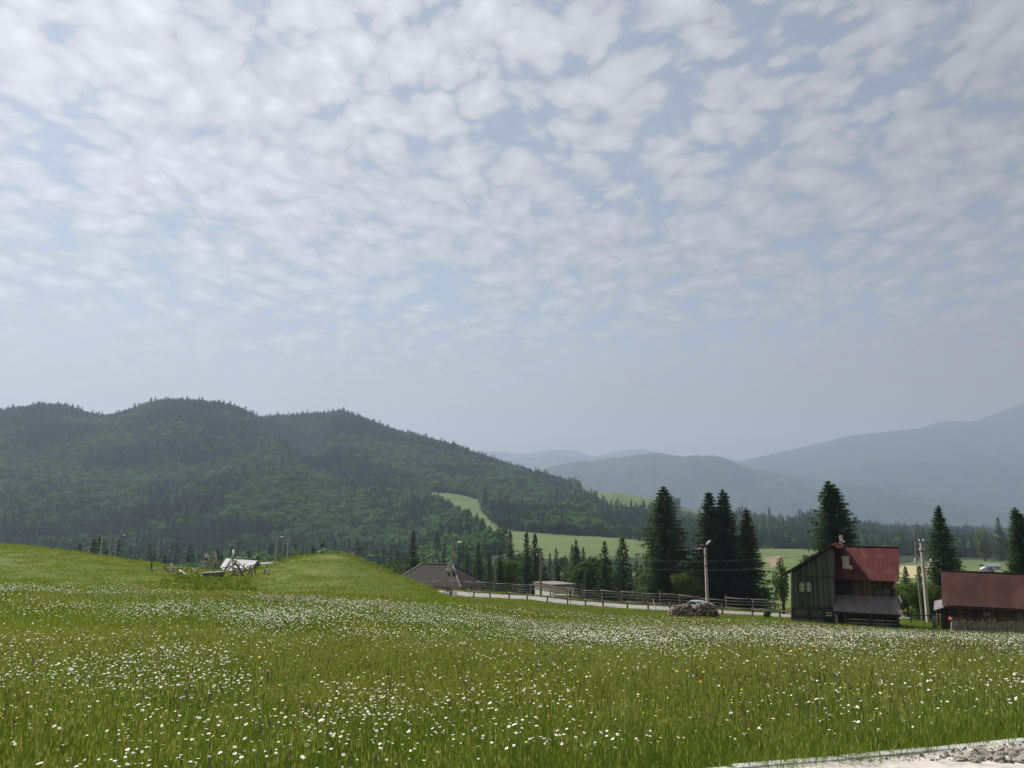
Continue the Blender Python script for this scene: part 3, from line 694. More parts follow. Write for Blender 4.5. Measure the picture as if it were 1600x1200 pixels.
# ------------------------------------------------------------------ scatter with geometry nodes (stuff only)
def proto_collection(name, meshes):
    c = bpy.data.collections.new(name)
    for i, me in enumerate(meshes):
        o = bpy.data.objects.new('%s_%03d' % (name, i), me); c.objects.link(o)
    return c
def scatter(name, coll, pos, rot, scl, idx, label, cat):
    me = bpy.data.meshes.new(name); pos = np.asarray(pos, np.float32)
    me.vertices.add(len(pos)); me.vertices.foreach_set('co', pos.ravel())
    a = me.attributes.new('rot', 'FLOAT_VECTOR', 'POINT'); a.data.foreach_set('vector', np.asarray(rot, np.float32).ravel())
    a = me.attributes.new('scl', 'FLOAT_VECTOR', 'POINT'); a.data.foreach_set('vector', np.asarray(scl, np.float32).ravel())
    a = me.attributes.new('idx', 'INT', 'POINT'); a.data.foreach_set('value', np.asarray(idx, np.int32))
    o = bpy.data.objects.new(name, me); COL.objects.link(o)
    ng = bpy.data.node_groups.new(name + '_scatter', 'GeometryNodeTree')
    ng.interface.new_socket('Geometry', in_out='INPUT', socket_type='NodeSocketGeometry'); ng.interface.new_socket('Geometry', in_out='OUTPUT', socket_type='NodeSocketGeometry')
    gi, go = ng.nodes.new('NodeGroupInput'), ng.nodes.new('NodeGroupOutput')
    ci = ng.nodes.new('GeometryNodeCollectionInfo'); ci.inputs['Collection'].default_value = coll; ci.inputs['Separate Children'].default_value = True; ci.inputs['Reset Children'].default_value = True
    ip = ng.nodes.new('GeometryNodeInstanceOnPoints'); ip.inputs['Pick Instance'].default_value = True
    def attr(n, t):
        k = ng.nodes.new('GeometryNodeInputNamedAttribute'); k.data_type = t; k.inputs['Name'].default_value = n; return k.outputs[0]
    L = ng.links.new
    L(gi.outputs[0], ip.inputs['Points']); L(ci.outputs[0], ip.inputs['Instance']); L(attr('idx', 'INT'), ip.inputs['Instance Index'])
    er = ng.nodes.new('FunctionNodeEulerToRotation'); L(attr('rot', 'FLOAT_VECTOR'), er.inputs[0]); L(er.outputs[0], ip.inputs['Rotation'])
    L(attr('scl', 'FLOAT_VECTOR'), ip.inputs['Scale']); L(ip.outputs[0], go.inputs[0])
    md = o.modifiers.new('scatter', 'NODES'); md.node_group = ng
    return tag(o, label, cat, kind='stuff')

# forests
far_meshes = []
for i in range(5):
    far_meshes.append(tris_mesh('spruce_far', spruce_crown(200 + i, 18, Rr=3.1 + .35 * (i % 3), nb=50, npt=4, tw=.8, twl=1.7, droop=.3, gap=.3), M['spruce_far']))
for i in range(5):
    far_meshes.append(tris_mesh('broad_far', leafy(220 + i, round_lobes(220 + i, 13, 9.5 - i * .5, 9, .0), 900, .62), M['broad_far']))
FC = proto_collection('forest_tree', far_meshes)
def forest(name, n, ur, Yr, accept, pbroad, label, seed, hs=(.5, .95), fat=1.35):
    r = np.random.default_rng(seed)
    Y = np.sqrt(r.uniform(Yr[0] ** 2, Yr[1] ** 2, n)); X = r.uniform(*ur, n) * Y
    Z = gz(X, Y); px, py = proj(X, Y, Z)
    ok = accept(px, py, X, Y) & ~open_land(X, Y, Z)
    X, Y, Z, px, py = [a[ok] for a in (X, Y, Z, px, py)]
    pb = pbroad(px, py, X, Y); isb = r.random(len(X)) < pb
    s = r.uniform(*hs, len(X)) * np.where(r.random(len(X)) < .10, 1.35, 1) * (1 + .25 * (vnoise(X / 60, Y / 60, 44) - .5)); w = s * r.uniform(.85, 1.2, len(X)) * fat
    idx = np.where(isb, 5 + r.integers(0, 5, len(X)), r.integers(0, 5, len(X)))
    rot = np.zeros((len(X), 3)); rot[:, 2] = r.uniform(0, 6.28, len(X))
    print(name, len(X))
    return scatter(name, FC, np.stack([X, Y, Z - .3], 1), rot, np.stack([w, w, s], 1), idx, label, 'forest')
hp = lambda px, py, X, Y: (px < 760) | (Y > 520)
def pb_hill(px, py, X, Y):
    n = fbm(X / 90, Y / 90, 51, 3)
    belt = np.exp(-((py - 775) / 55.) ** 2) * .45 + np.exp(-((py - 850) / 40.) ** 2) * .2 * (px > 380)
    right = ((px > 620) & (py < 790)) * .25
    return np.clip((n - .5) * 3.6 + .22 + belt + right - (py < 690) * .28, 0.02, .95)
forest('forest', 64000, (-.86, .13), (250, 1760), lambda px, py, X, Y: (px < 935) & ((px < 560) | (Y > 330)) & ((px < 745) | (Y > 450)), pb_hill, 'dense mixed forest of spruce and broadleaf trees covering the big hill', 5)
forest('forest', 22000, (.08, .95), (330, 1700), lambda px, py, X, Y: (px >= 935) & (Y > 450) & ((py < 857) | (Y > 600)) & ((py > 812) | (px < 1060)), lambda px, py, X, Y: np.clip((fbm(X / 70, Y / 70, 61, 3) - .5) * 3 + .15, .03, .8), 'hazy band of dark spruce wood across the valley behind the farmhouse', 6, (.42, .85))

# ------------------------------------------------------------------ meadow: grass and flowers
def tuft(seed, n, rad, h, w, lean=.35, heads=0.0, seg=2, hv=.5):
    r = np.random.default_rng(seed)
    a = r.uniform(0, 6.28, n); rr = rad * np.sqrt(r.random(n)); bx, by = rr * np.cos(a), rr * np.sin(a)
    H = h * (1 - hv + hv * r.random(n)) * (1 + (r.random(n) < .05) * .3); la = r.uniform(0, 6.28, n); le = H * lean * r.random(n) ** 1.0
    fa = r.uniform(0, 3.14, n); ww = w * r.uniform(.6, 1.3, n); wide = r.random(n) < .06; ww[wide] *= 3.2; H[wide] *= .75
    V, F, C = [], [], []
    c = np.ones((n, 3)) * r.uniform(.6, 1.45, (n, 1))
    dry = r.random(n) < .13; c[dry] *= np.array([1.9, 1.45, 1.6])
    ys = r.random(n) < .25; c[ys] *= np.array([1.35, 1.12, .8])
    dx, dy = np.cos(la), np.sin(la); sx, sy = np.cos(fa), np.sin(fa)
    mid = np.stack([bx + dx * le * .35, by + dy * le * .35, H * .55], 1); tip = np.stack([bx + dx * le, by + dy * le, H * (1 - .1 * lean)], 1); bs = np.stack([bx, by, np.full(n, -.03)], 1)
    sv = np.stack([sx, sy, 0 * sx], 1) * (ww / 2)[:, None]
    V = np.stack([bs - sv, bs + sv, mid - sv * .85, mid + sv * .85, tip], 1).reshape(-1, 3)
    C = np.repeat(c[:, None], 5, 1); C = C.reshape(-1, 3)
    k = np.arange(n)[:, None] * 5
    F = np.concatenate([k + np.array([0, 1, 3]), k + np.array([0, 3, 2]), k + np.array([2, 3, 4])], 0)
    mi = np.zeros(len(F), int)
    nh = int(n * heads)
    if nh:
        tips = tip[:nh] + np.array([0, 0, .02]); s = h * .17; ang = r.uniform(0, 3.14, nh); e = np.stack([np.cos(ang), np.sin(ang), 0 * ang], 1) * w * 1.3
        HV = np.stack([tips - np.array([0, 0, s * .4]), tips + e + np.array([0, 0, s * .1]), tips + np.array([0, 0, s]), tips - e + np.array([0, 0, s * .1])], 1).reshape(-1, 3)
        k2 = len(V) + np.arange(nh)[:, None] * 4
        V = np.concatenate([V, HV]); C = np.concatenate([C, np.ones((len(HV), 3))])
        F = np.concatenate([F, k2 + np.array([0, 1, 2]), k2 + np.array([0, 2, 3])], 0); mi = np.concatenate([mi, np.ones(nh * 2, int)])
    return np_mesh('tuft', V, F, [M['grass'], M['straw']], mi=mi, col=C)

def flower_mesh(seed, n, rad, h, d, petals=11, mat='petal', mid='pollen', tilt=.35, stem=True, dome=.0, detail=True):
    """n flower heads on stems within radius rad"""
    r = random.Random(seed); mb = MB()
    for i in range(n):
        a = r.uniform(0, 6.28); q = rad * math.sqrt(r.random()); x, y = q * math.cos(a), q * math.sin(a); hh = h * r.uniform(.75, 1.2)
        top = Vector((x + r.uniform(-.04, .04), y + r.uniform(-.04, .04), hh))
        nrm = Vector((r.gauss(-.12, tilt), r.gauss(-.10, tilt), 1)).normalized()
        e1 = nrm.cross(Vector((0, 1, .01))).normalized(); e2 = nrm.cross(e1); R0 = d / 2 * r.uniform(.75, 1.15)
        if stem:
            w = .0022 if detail else .006
            mb.face([(x - w, y, -.02), (x + w, y, -.02), top + Vector((w, 0, 0)), top - Vector((w, 0, 0))], 2)
        if detail:
            for k in range(petals):
                b = 6.2832 * k / petals + r.uniform(-.08, .08); wd = 6.2832 / petals * .46
                f = lambda ang, rr, z: top + (e1 * math.cos(ang) + e2 * math.sin(ang)) * rr + nrm * z
                L = R0 * r.uniform(.88, 1.05); dz = -R0 * .12 * r.random()
                mb.face([f(b, R0 * .2, 0), f(b - wd, L * .75, dz * .5), f(b - wd * .35, L, dz), f(b + wd * .35, L, dz), f(b + wd, L * .75, dz * .5)], 0)
            m = 6
            mb.face([top + (e1 * math.cos(6.2832 * k / m) + e2 * math.sin(6.2832 * k / m)) * R0 * .3 + nrm * R0 * .10 for k in range(m)], 1)
        else:
            m = 6
            mb.face([top + (e1 * math.cos(6.2832 * k / m) + e2 * math.sin(6.2832 * k / m)) * R0 for k in range(m)], 0)
    return mb.mesh('flower', [M[mat], M[mid], M['stem']])

def spike_mesh(seed, n, rad, h, w, hl, mat):
    r = random.Random(seed); mb = MB()
    for i in range(n):
        a = r.uniform(0, 6.28); q = rad * math.sqrt(r.random()); x, y = q * math.cos(a), q * math.sin(a); hh = h * r.uniform(.7, 1.15)
        lx, ly = r.gauss(0, .06), r.gauss(0, .06)
        mb.face([(x - .002, y, 0), (x + .002, y, 0), (x + lx + .002, y + ly, hh), (x + lx - .002, y + ly, hh)], 1)
        for k in range(7):
            t = k / 7; z = hh - hl * .5 + hl * t; b = r.uniform(0, 6.28); ww = w * (1 - .6 * t) * r.uniform(.7, 1.3)
            ex, ey = math.cos(b) * ww, math.sin(b) * ww
            mb.face([(x + lx - ex, y + ly - ey, z), (x + lx, y + ly, z - hl * .10), (x + lx + ex, y + ly + ey, z + .01), (x + lx, y + ly, z + hl * .2)], 0)
    return mb.mesh('spike', [M[mat], M['stem']])

def wedge(n, Y0, Y1, seed, um=.80, power=2.0):
    r = np.random.default_rng(seed)
    Y = (r.uniform(Y0 ** power, Y1 ** power, n)) ** (1 / power); X = r.uniform(-um, um, n) * (Y + 1.5)
    return X, Y
def slope_ok(X, Y):
    px, py = proj(X, Y, gz(X, Y)); road = np.abs(Y - road_y(X)) < 3.0
    # keep clear of the path, kerb and buildings
    d = (X - k0.x) * kn.x + (Y - k0.y) * kn.y
    onpath = (d < .09) & (X > k0.x - 3.2) & (Y < 14)
    hs = (px > 1236) & (px < 1412) & (Y > 71.6) & (Y < 82)
    br = (px > 1472) & (Y > 69) & (Y < 78)
    return ~(road | onpath | hs | br)
TA = [tuft(i, 290, .33, .18, .0030, .9, .05) for i in range(5)]
TB = [tuft(20 + i, 220, .62, .17, .0054, .7, .05) for i in range(4)]
TD = [tuft(40 + i, 140, 1.25, .17, .013, .5, .04) for i in range(4)]
GC = proto_collection('grass_tuft', TA + TB + TD)
def grass(n, Y0, Y1, first, count, seed, s=(.8, 1.2), hn=.5):
    r = np.random.default_rng(seed + 1000); X, Y = wedge(n, Y0, Y1, seed); ok = slope_ok(X, Y); X, Y = X[ok], Y[ok]
    hgt = (.68 + hn * fbm(X / 3.0, Y / 3.0, 71)) * r.uniform(*s, len(X))
    # cropped short on the grassy rise to the left, taller in front
    px, py = proj(X, Y, gz(X, Y)); hgt *= np.where((py < 930) & (px < 650), .55, 1)
    rot = np.zeros((len(X), 3)); rot[:, 2] = r.uniform(0, 6.28, len(X)); rot[:, 0] = r.normal(0, .06, len(X)); rot[:, 1] = r.normal(0, .06, len(X))
    return np.stack([X, Y, gz(X, Y)], 1), rot, np.stack([np.ones_like(X), np.ones_like(X), hgt], 1), first + r.integers(0, count, len(X))
parts = [grass(9500, 3.2, 14, 0, 5, 1), grass(9000, 13, 36, 5, 4, 2), grass(20000, 34, 122, 9, 4, 3)]
scatter('grass', GC, *[np.concatenate([p[i] for p in parts]) for i in range(4)], 'tall green meadow grass covering the slope', 'grass')

FP = ([flower_mesh(i, 1, 0, .28, .0245, tilt=.24) for i in range(9)] + [flower_mesh(10 + i, 6, .7, .27, .027, 7, tilt=.2) for i in range(3)]
      + [flower_mesh(20 + i, 9, 1.3, .21, .033, mat='petal', detail=False) for i in range(3)]
      + [flower_mesh(30 + i, 4, .12, .24, .016, 5, 'yellow', 'yellow') for i in range(2)]
      + [flower_mesh(34 + i, 5, .16, .29, .034, 7, 'orange', 'orange') for i in range(2)]
      + [flower_mesh(38, 10, .9, .18, .042, mat='yellow', detail=False), flower_mesh(39, 5, .5, .2, .06, mat='orange', detail=False)])
FCO = proto_collection('flower', FP)
def dens(X, Y):
    px, py = proj(X, Y, gz(X, Y))
    n = fbm(X / 3.6 + .15 * Y, Y / 5.5, 81, 3); n2 = fbm(X / 14., Y / 16., 85, 2)
    m2 = fbm(X / 1.1 + 5, Y / 1.5, 83, 2)
    d = np.clip((n - .22) * 2.4, .25, 1.4) * np.clip((n2 - .1) * 2.0, .5, 1.2) * np.clip((m2 - .32) * 3.2, .12, 1.7)
    far = np.exp(-((py - 990) / 30.) ** 2)
    d = d * (.62 + .10 * far)
    lim = np.interp(px, [-200, 0, 200, 450, 700, 900, 1200, 1400, 1600, 1800], [915, 918, 922, 940, 945, 958, 975, 985, 990, 992])
    d *= np.clip((py - lim) / 14., 0, 1)
    return d
def flowers(n, Y0, Y1, first, count, seed, fn, s=(.85, 1.15)):
    r = np.random.default_rng(seed + 1000); X, Y = wedge(n, Y0, Y1, seed); ok = slope_ok(X, Y) & (r.random(len(X)) < fn(X, Y)); X, Y = X[ok], Y[ok]
    rot = np.zeros((len(X), 3)); rot[:, 2] = r.uniform(0, 6.28, len(X)); sc_ = r.uniform(*s, len(X))
    return np.stack([X, Y, gz(X, Y)], 1), rot, np.stack([sc_] * 3, 1), first + r.integers(0, count, len(X))
fy = lambda X, Y: np.clip((fbm(X / 1.6, Y / 2.2, 91, 3) - .56) * 6, 0, 1)
def fyb(X, Y):
    px, py = proj(X, Y, gz(X, Y))
    return np.clip((fbm(X / 5., Y / 6., 95, 3) - .45) * 4, 0, 1) * (np.exp(-((py - 945) / 16.) ** 2) * (px > 330) * (px < 1050) + .5 * np.exp(-((py - 905) / 16.) ** 2) * (px < 560) + .10)
parts = [flowers(80000, 3.6, 15, 0, 9, 11, dens, (.6, 1.05)), flowers(38000, 14, 30, 9, 3, 12, dens), flowers(40000, 28, 85, 12, 3, 13, dens),
         flowers(3600, 3.6, 22, 15, 2, 14, fy), flowers(260, 4.5, 40, 17, 2, 15, lambda X, Y: .45 + 0 * X), flowers(3000, 25, 85, 19, 1, 16, fyb), flowers(260, 25, 75, 20, 1, 17, lambda X, Y: .35 + 0 * X)]
scatter('wildflowers', FCO, *[np.concatenate([p[i] for p in parts]) for i in range(4)], 'white daisies with scattered yellow flowers all over the meadow', 'wildflowers')

SPK = ([spike_mesh(i, 3, .25, .30, .007, .09, 'straw') for i in range(3)] + [spike_mesh(5 + i, 5, .4, .29, .006, .07, 'sorrel') for i in range(3)]
       + [spike_mesh(12 + i, 3, .12, .24, .009, .06, 'violet') for i in range(1)] + [spike_mesh(14 + i, 14, 1.2, .24, .010, .08, 'sorrel') for i in range(2)])
SPK += [spike_mesh(18 + i, 5, .16, .40, .008, .12, 'straw') for i in range(2)]
SCO = proto_collection('stalk', SPK)
fs = lambda X, Y: np.clip((fbm(X / 2.4, Y / 3.0, 101, 3) - .47) * 5, 0.06, 1)
fr = lambda X, Y: np.clip((fbm(X / 4.0, Y / 5.0, 111, 3) - .55) * 6, 0, 1)
def frb(X, Y):
    px, py = proj(X, Y, gz(X, Y))
    b = np.clip((py - 935) / 10, 0, 1) * np.exp(-((py - 955) / 28.) ** 2) * (px > 700) + 1.4 * np.exp(-((px - 1290) / 70.) ** 2 - ((py - 980) / 12.) ** 2) + 1.2 * np.exp(-((px - 430) / 90.) ** 2 - ((py - 945) / 10.) ** 2)
    return np.clip(b, 0, 1) * np.clip((fbm(X / 5, Y / 6, 121, 3) - .3) * 3, 0, 1)
parts = [flowers(260, 3.8, 7.5, 9, 2, 25, lambda X, Y: .3 + 0.7 * (fbm(X / 1.2, Y / 1.2, 131, 2) > .55)), flowers(7000, 4.0, 30, 0, 3, 21, fs), flowers(6500, 5, 40, 3, 3, 22, fr), flowers(420, 4.5, 18, 6, 1, 23, fr), flowers(4200, 26, 92, 7, 2, 24, frb)]
scatter('seed_stalks', SCO, *[np.concatenate([p[i] for p in parts]) for i in range(4)], 'tall pale and reddish seed stalks standing above the meadow grass', 'grass stalks')

gp = []
for px_, py_ in GRAVEL:
    q = on_near(px_, py_); dd_ = (q.x - k0.x) * kn.x + (q.y - k0.y) * kn.y
    if dd_ < -.06: gp.append((q.x, q.y, q.z + .055))
gp = np.array(gp); rg = np.random.default_rng(8); gs = rg.uniform(.003, .013, len(gp)) * (1 + .6 * (rg.random(len(gp)) < .1))
scatter('gravel', proto_collection('pebble', stones[:4]), gp, rg.uniform(0, 6, (len(gp), 3)), np.stack([gs] * 3, 1), rg.integers(0, 4, len(gp)), 'loose grit and small gravel scattered over the pale path', 'gravel')

# broad leafy weeds around the drying racks
WD = [tris_mesh('weed', leafy(300 + i, [(0, 0, .22, .28, .28, .26), (.1, .05, .38, .16, .16, .2)], 160, .07, .2), M['weeds']) for i in range(3)]
WC = proto_collection('weed', WD)
r = np.random.default_rng(5); n = 520
wpx = r.uniform(250, 400, n); wY = r.uniform(38, 54, n); keep = r.random(n) < np.clip(1.2 - ((wpx - 325) / 75) ** 2, .1, 1); wpx, wY = wpx[keep], wY[keep]
wX = (wpx - 800) / FPX / 1.032 * wY; s = r.uniform(.18, .45, len(wX))
scatter('weeds', WC, np.stack([wX, wY, gz(wX, wY)], 1), np.stack([0 * s, 0 * s, r.uniform(0, 6, len(s))], 1), np.stack([s] * 3, 1), r.integers(0, 3, len(s)), 'bright green leafy weeds growing round the broken drying racks', 'weeds')

#@@THINGS
# ------------------------------------------------------------------ buildings and other things
def child(mb, name, mats, root, smooth=False, parent=None):
    """world-space geometry stored in the frame of its (possibly turned) root"""
    inv = (Matrix.Translation(root.location) @ Matrix.Rotation(root.rotation_euler.z, 4, 'Z')).inverted()
    mb.v = [tuple(inv @ Vector(v)) for v in mb.v]
    o = bpy.data.objects.new(name, mb.mesh(name, mats, smooth=smooth)); COL.objects.link(o); o.parent = parent or root
    return o
class Frame:
    """picture-facing frame: plane 'ly' metres behind the distance D, square to the azimuth of column px0"""
    def __init__(s, px0, D, skew=0.0):
        s.a = math.atan(ray(px0, 930)[0]) + R(skew); s.D = D * math.cos(R(skew)); s.d = Vector((math.sin(s.a), math.cos(s.a), 0)); s.r = Vector((math.cos(s.a), -math.sin(s.a), 0))
        s.az0 = math.atan(ray(px0, 930)[0])
        h = Vector((math.sin(s.az0), math.cos(s.az0), 0)); s.D = h.dot(s.d) * D
    def __call__(s, px, py, ly):
        a, b = ray(px, py); v = Vector((a, 1, b)); return v * ((s.D + ly) / (v.x * s.d.x + v.y * s.d.y))
    def root(s, name, px, py, label, cat):
        return root_at(name, s(px, py, 0), label, cat, None, -s.a)
def up(p, dz): return Vector((p[0], p[1], p[2] + dz))
def slab(mb, q, th, m=0):
    """q: four corners of the upper face, thickened downwards"""
    q = [Vector(p) for p in q]; mb.hexa([up(p, -th) for p in q], q, m); return mb
def sheet(mb, c00, c10, c11, c01, n, amp, th=.03):
    """corrugated sheet: c00->c10 along the eave, c00->c01 up the slope"""
    c00, c10, c11, c01 = map(Vector, (c00, c10, c11, c01)); nr = (c10 - c00).cross(c01 - c00).normalized()
    K = n * 6; rows = 7; b = len(mb.v)
    for lay in (0, 1):
        for j in range(rows):
            t = j / (rows - 1)
            for i in range(K + 1):
                s_ = i / K; p = (c00 * (1 - s_) + c10 * s_) * (1 - t) + (c01 * (1 - s_) + c11 * s_) * t
                w_ = amp * math.sin(2 * math.pi * i / 6) + (.010 * math.sin(j * 2.1 + s_ * 9)) - (th if lay else 0) - (.012 if j in (2, 5) else 0)
                mb.v.append(tuple(p + nr * w_))
    L = rows * (K + 1)
    for j in range(rows - 1):
        for i in range(K):
            a = b + j * (K + 1) + i
            mb.f.append((a, a + 1, a + K + 2, a + K + 1)); mb.m.append(0)
            a += L; mb.f.append((a, a + K + 1, a + K + 2, a + 1)); mb.m.append(0)
    for i in range(K):
        for a in (b + i, b + (rows - 1) * (K + 1) + i):
            mb.f.append((a, a + L, a + L + 1, a + 1)); mb.m.append(0)
    for j in range(rows - 1):
        for a in (b + j * (K + 1), b + j * (K + 1) + K):
            mb.f.append((a, a + K + 1, a + K + 1 + L, a + L)); mb.m.append(0)
    return mb
def prism(mb, poly, d, m=0):
    poly = [Vector(p) for p in poly]; n = len(poly); b = len(mb.v)
    mb.v += [tuple(p) for p in poly] + [tuple(p + d) for p in poly]
    mb.f.append(tuple(b + i for i in range(n))); mb.f.append(tuple(b + n + i for i in range(n))[::-1]); mb.m += [m, m]
    for i in range(n):
        j = (i + 1) % n; mb.f.append((b + i, b + n + i, b + n + j, b + j)); mb.m.append(m)
    return mb

# --- the two-part wooden farmhouse
F_ = Frame(1318, 74)
h = F_.root('wooden_farmhouse', 1318, 985, 'weathered dark wooden farmhouse with a red sheet-metal roof and grey corrugated porch roof', 'house')
W_ = lambda px, py, ly: F_(px, py, ly)
mb = MB(); prism(mb, [W_(1236, 949, -.6), W_(1236, 896, -.6), W_(1298, 857, -.6), W_(1304, 862, -.6), W_(1304, 949, -.6)], F_.d * 7.0)
child(mb, 'gable_wall', M['boards'], h)
mb = MB(); prism(mb, [W_(1237, 976, -.5), W_(1237, 949.2, -.5), W_(1303, 949.2, -.5), W_(1303, 978, -.5)], F_.d * 6.7)
lw = child(mb, 'log_wall', M['logs'], h)
for px in (1237.5, 1264, 1302):
    mb = MB(); mb.bar(W_(px, 980, -.6), W_(px, 949, -.6), .16); child(mb, 'corner_post', M['dark_wood'], h)
mb = MB(); mb.bar(W_(1238, 949, -.68), W_(1304, 949.5, -.68), .12, .16); child(mb, 'floor_beam', M['dark_wood'], h)
mb = MB(); mb.bar(W_(1247, 901, -.63), W_(1303, 902, -.63), .05, .10); child(mb, 'trim_board', M['dark_wood'], h)
# doorway with pale boards in the log base
mb = MB(); slab(mb, [W_(1286, 956, -.53), W_(1306, 956, -.53), W_(1306, 956, -.4), W_(1286, 956, -.4)], 1.2)
dr = child(mb, 'doorway', M['dark'], h)
mb = MB(); mb.bar(W_(1290, 957.5, -.6), W_(1306, 957.5, -.6), .04, .13); mb.bar(W_(1290, 961.5, -.6), W_(1306, 961.8, -.6), .04, .12); mb.bar(W_(1307, 974, -.62), W_(1307, 956, -.62), .18)
child(mb, 'door_board', M['pale_wood'], h, parent=dr)
# window
mb = MB(); x0, x1, y0, y1 = 1247.5, 1269.5, 908.5, 926
for a, b in (((x0, y0), (x1, y0)), ((x0, y1), (x1, y1)), ((x0, y0), (x0, y1)), ((x1, y0), (x1, y1)), (((x0 + x1) / 2, y0), ((x0 + x1) / 2, y1))):
    mb.bar(W_(*a, -.66), W_(*b, -.66), .10, .10)
wf = child(mb, 'window', M['dark_wood'], h)
for (a, b) in ((x0 + .9, 1257.6), (1259.4, x1 - 1.8)):
    mb = MB(); slab(mb, [W_(a, y0 + .8, -.67), W_(b, y0 + .8, -.67), W_(b, y0 + .8, -.62), W_(a, y0 + .8, -.62)], .92); child(mb, 'pane', M['glass'], h, parent=wf)
    mb = MB()
    for k in (.33, .66): mb.bar(W_(a, y0 + (y1 - y0) * k, -.69), W_(b, y0 + (y1 - y0) * k, -.69), .03, .035)
    mb.bar(W_((a + b) / 2, y0 + 1, -.69), W_((a + b) / 2, y1 - 1, -.69), .03); child(mb, 'glazing_bar', M['white_paint'], h, parent=wf)
# gable roof: long slope to the left, short one to the right
rf = MB(); e0, r0 = W_(1221, 898.5, -1.1), W_(1297.5, 850.5, -1.1)
e1, r1 = e0 + F_.d * 7.6 + F_.r * .7, r0 + F_.d * 7.6 + F_.r * .7
slab(rf, [e0, r0, r1, e1], .10); child(rf, 'long_roof_slope', M['dull_red_roof'], h)
mb = MB(); mb.bar(e0 + Vector((0, 0, -.1)) - F_.d * .03, r0 + Vector((0, 0, -.1)) - F_.d * .03, .05, .2); child(mb, 'barge_board', M['dark_wood'], h)
s0 = r0 + F_.r * .62 + Vector((0, 0, -.42)); mb = MB(); sheet(mb, r0 + F_.r * .01, r1 + F_.r * .01, s0 + F_.d * 7.6 + F_.r * .7, s0, 24, -.018); child(mb, 'short_roof_slope', M['red_roof'], h)
# main range with its big red slope towards the meadow
ea, eb, ra, rb = W_(1301.5, 903.5, .0), W_(1403, 909, .0), W_(1304, 853.5, 4.4), W_(1405, 855.5, 4.4)
mb = MB(); sheet(mb, ea, eb, rb, ra, 44, .011); child(mb, 'red_roof_slope', M['red_roof'], h)
mb = MB(); ba, bb = ra + F_.d * 4.4 + Vector((0, 0, -3.1)), rb + F_.d * 4.4 + Vector((0, 0, -3.1)); slab(mb, [ra, ba, bb, rb], .04); child(mb, 'back_roof_slope', M['dull_red_roof'], h)
mb = MB(); mb.bar(up(ra, .03), up(rb, .03), .22, .06); child(mb, 'ridge_cap', M['red_roof'], h)
mb = MB(); prism(mb, [W_(1304.2, 905, .75), W_(1399, 908, .75), W_(1399, 986, .75), W_(1304.2, 980, .75)], F_.d * 7.4); child(mb, 'plank_wall', M['boards_brown'], h)
mb = MB(); A, B, C_ = W_(1398.5, 907, .8), W_(1398.5, 907, 8.1), W_(1401, 858, 4.4); prism(mb, [A, B, C_], F_.r * .08); child(mb, 'end_gable', M['boards_brown'], h)
mb = MB(); slab(mb, [W_(1304.6, 907, .70), W_(1331, 907, .70), W_(1331, 907, .74), W_(1304.6, 907, .74)], 1.35); child(mb, 'recess_shade', M['dark'], h)  # flat near-black slab on the wall, its colour standing in for the recess's shade
mb = MB(); slab(mb, [W_(1366, 919.5, .66), W_(1391, 920, .66), W_(1391, 920, .74), W_(1366, 919.5, .74)], .75); wd = child(mb, 'upper_window', M['glass'], h)
wd.data.materials[0] = mottled('dim_window', [(.3, (.035, .045, .035)), (.7, (.08, .09, .075))], (1, 1, 1), 2, .3)
mb = MB()
for a, b in (((1365.5, 919), (1391.5, 919.6)), ((1365.5, 919), (1365.5, 932)), ((1391.5, 919.6), (1391.5, 932)), ((1378, 919), (1378, 932))): mb.bar(W_(*a, .62), W_(*b, .62), .08)
child(mb, 'window_frame', M['dark_wood'], h, parent=wd)
mb = MB(); mb.bar(W_(1395, 919, .3), W_(1398.5, 911, .3), .07); child(mb, 'eave_brace', M['pale_wood'], h)
# grey porch roof over a crib of logs
mb = MB(); sheet(mb, W_(1302, 955, -1.3), W_(1411, 961, -1.3), W_(1403, 931.8, .72), W_(1301, 928.5, .72), 40, .014); pr = child(mb, 'porch_roof', M['grey_roof'], h)
mb = MB(); prism(mb, [W_(1403.5, 932.5, .6), W_(1411, 961.5, -1.2), W_(1409, 961.5, .6)], F_.r * .05); child(mb, 'porch_roof_end', M['boards_brown'], h)
mb = MB(); mb.bar(W_(1404.5, 932.5, .55), W_(1408.5, 942, -.05), .10, .22); child(mb, 'pale_flashing', M['white_paint'], h)
for px, py in ((1321, 982), (1361, 986), (1402, 991)):
    mb = MB(); mb.bar(W_(px, py, -1.0), W_(px - .5, 957, -1.0), .24); child(mb, 'porch_post', M['dark_wood'], h)
for a, b in (((1389, 961), (1400, 969)), ((1334, 958), (1323, 967))):
    mb = MB(); mb.bar(W_(*a, -1.02), W_(*b, -1.02), .13); child(mb, 'knee_brace', M['dark_wood'], h)
mb = MB(); mb.bar(W_(1303, 957, -1.05), W_(1408, 962.5, -1.05), .16, .18); child(mb, 'porch_beam', M['dark_wood'], h)
for (xa, ya, xb, yb, rr) in ((1322, 967, 1406, 971, .10), (1323, 972.5, 1409, 977, .13), (1322, 978.5, 1407, 984, .11), (1343, 983, 1409, 988, .10)):
    mb = MB(); mb.tube([W_(xa, ya, -.95), W_((xa + xb) / 2, (ya + yb) / 2 + .5, -.95), W_(xb, yb, -.95)], rr, 8); child(mb, 'crib_log', M['logs'] if rr == .13 else M['fence_wood'], h, smooth=True)
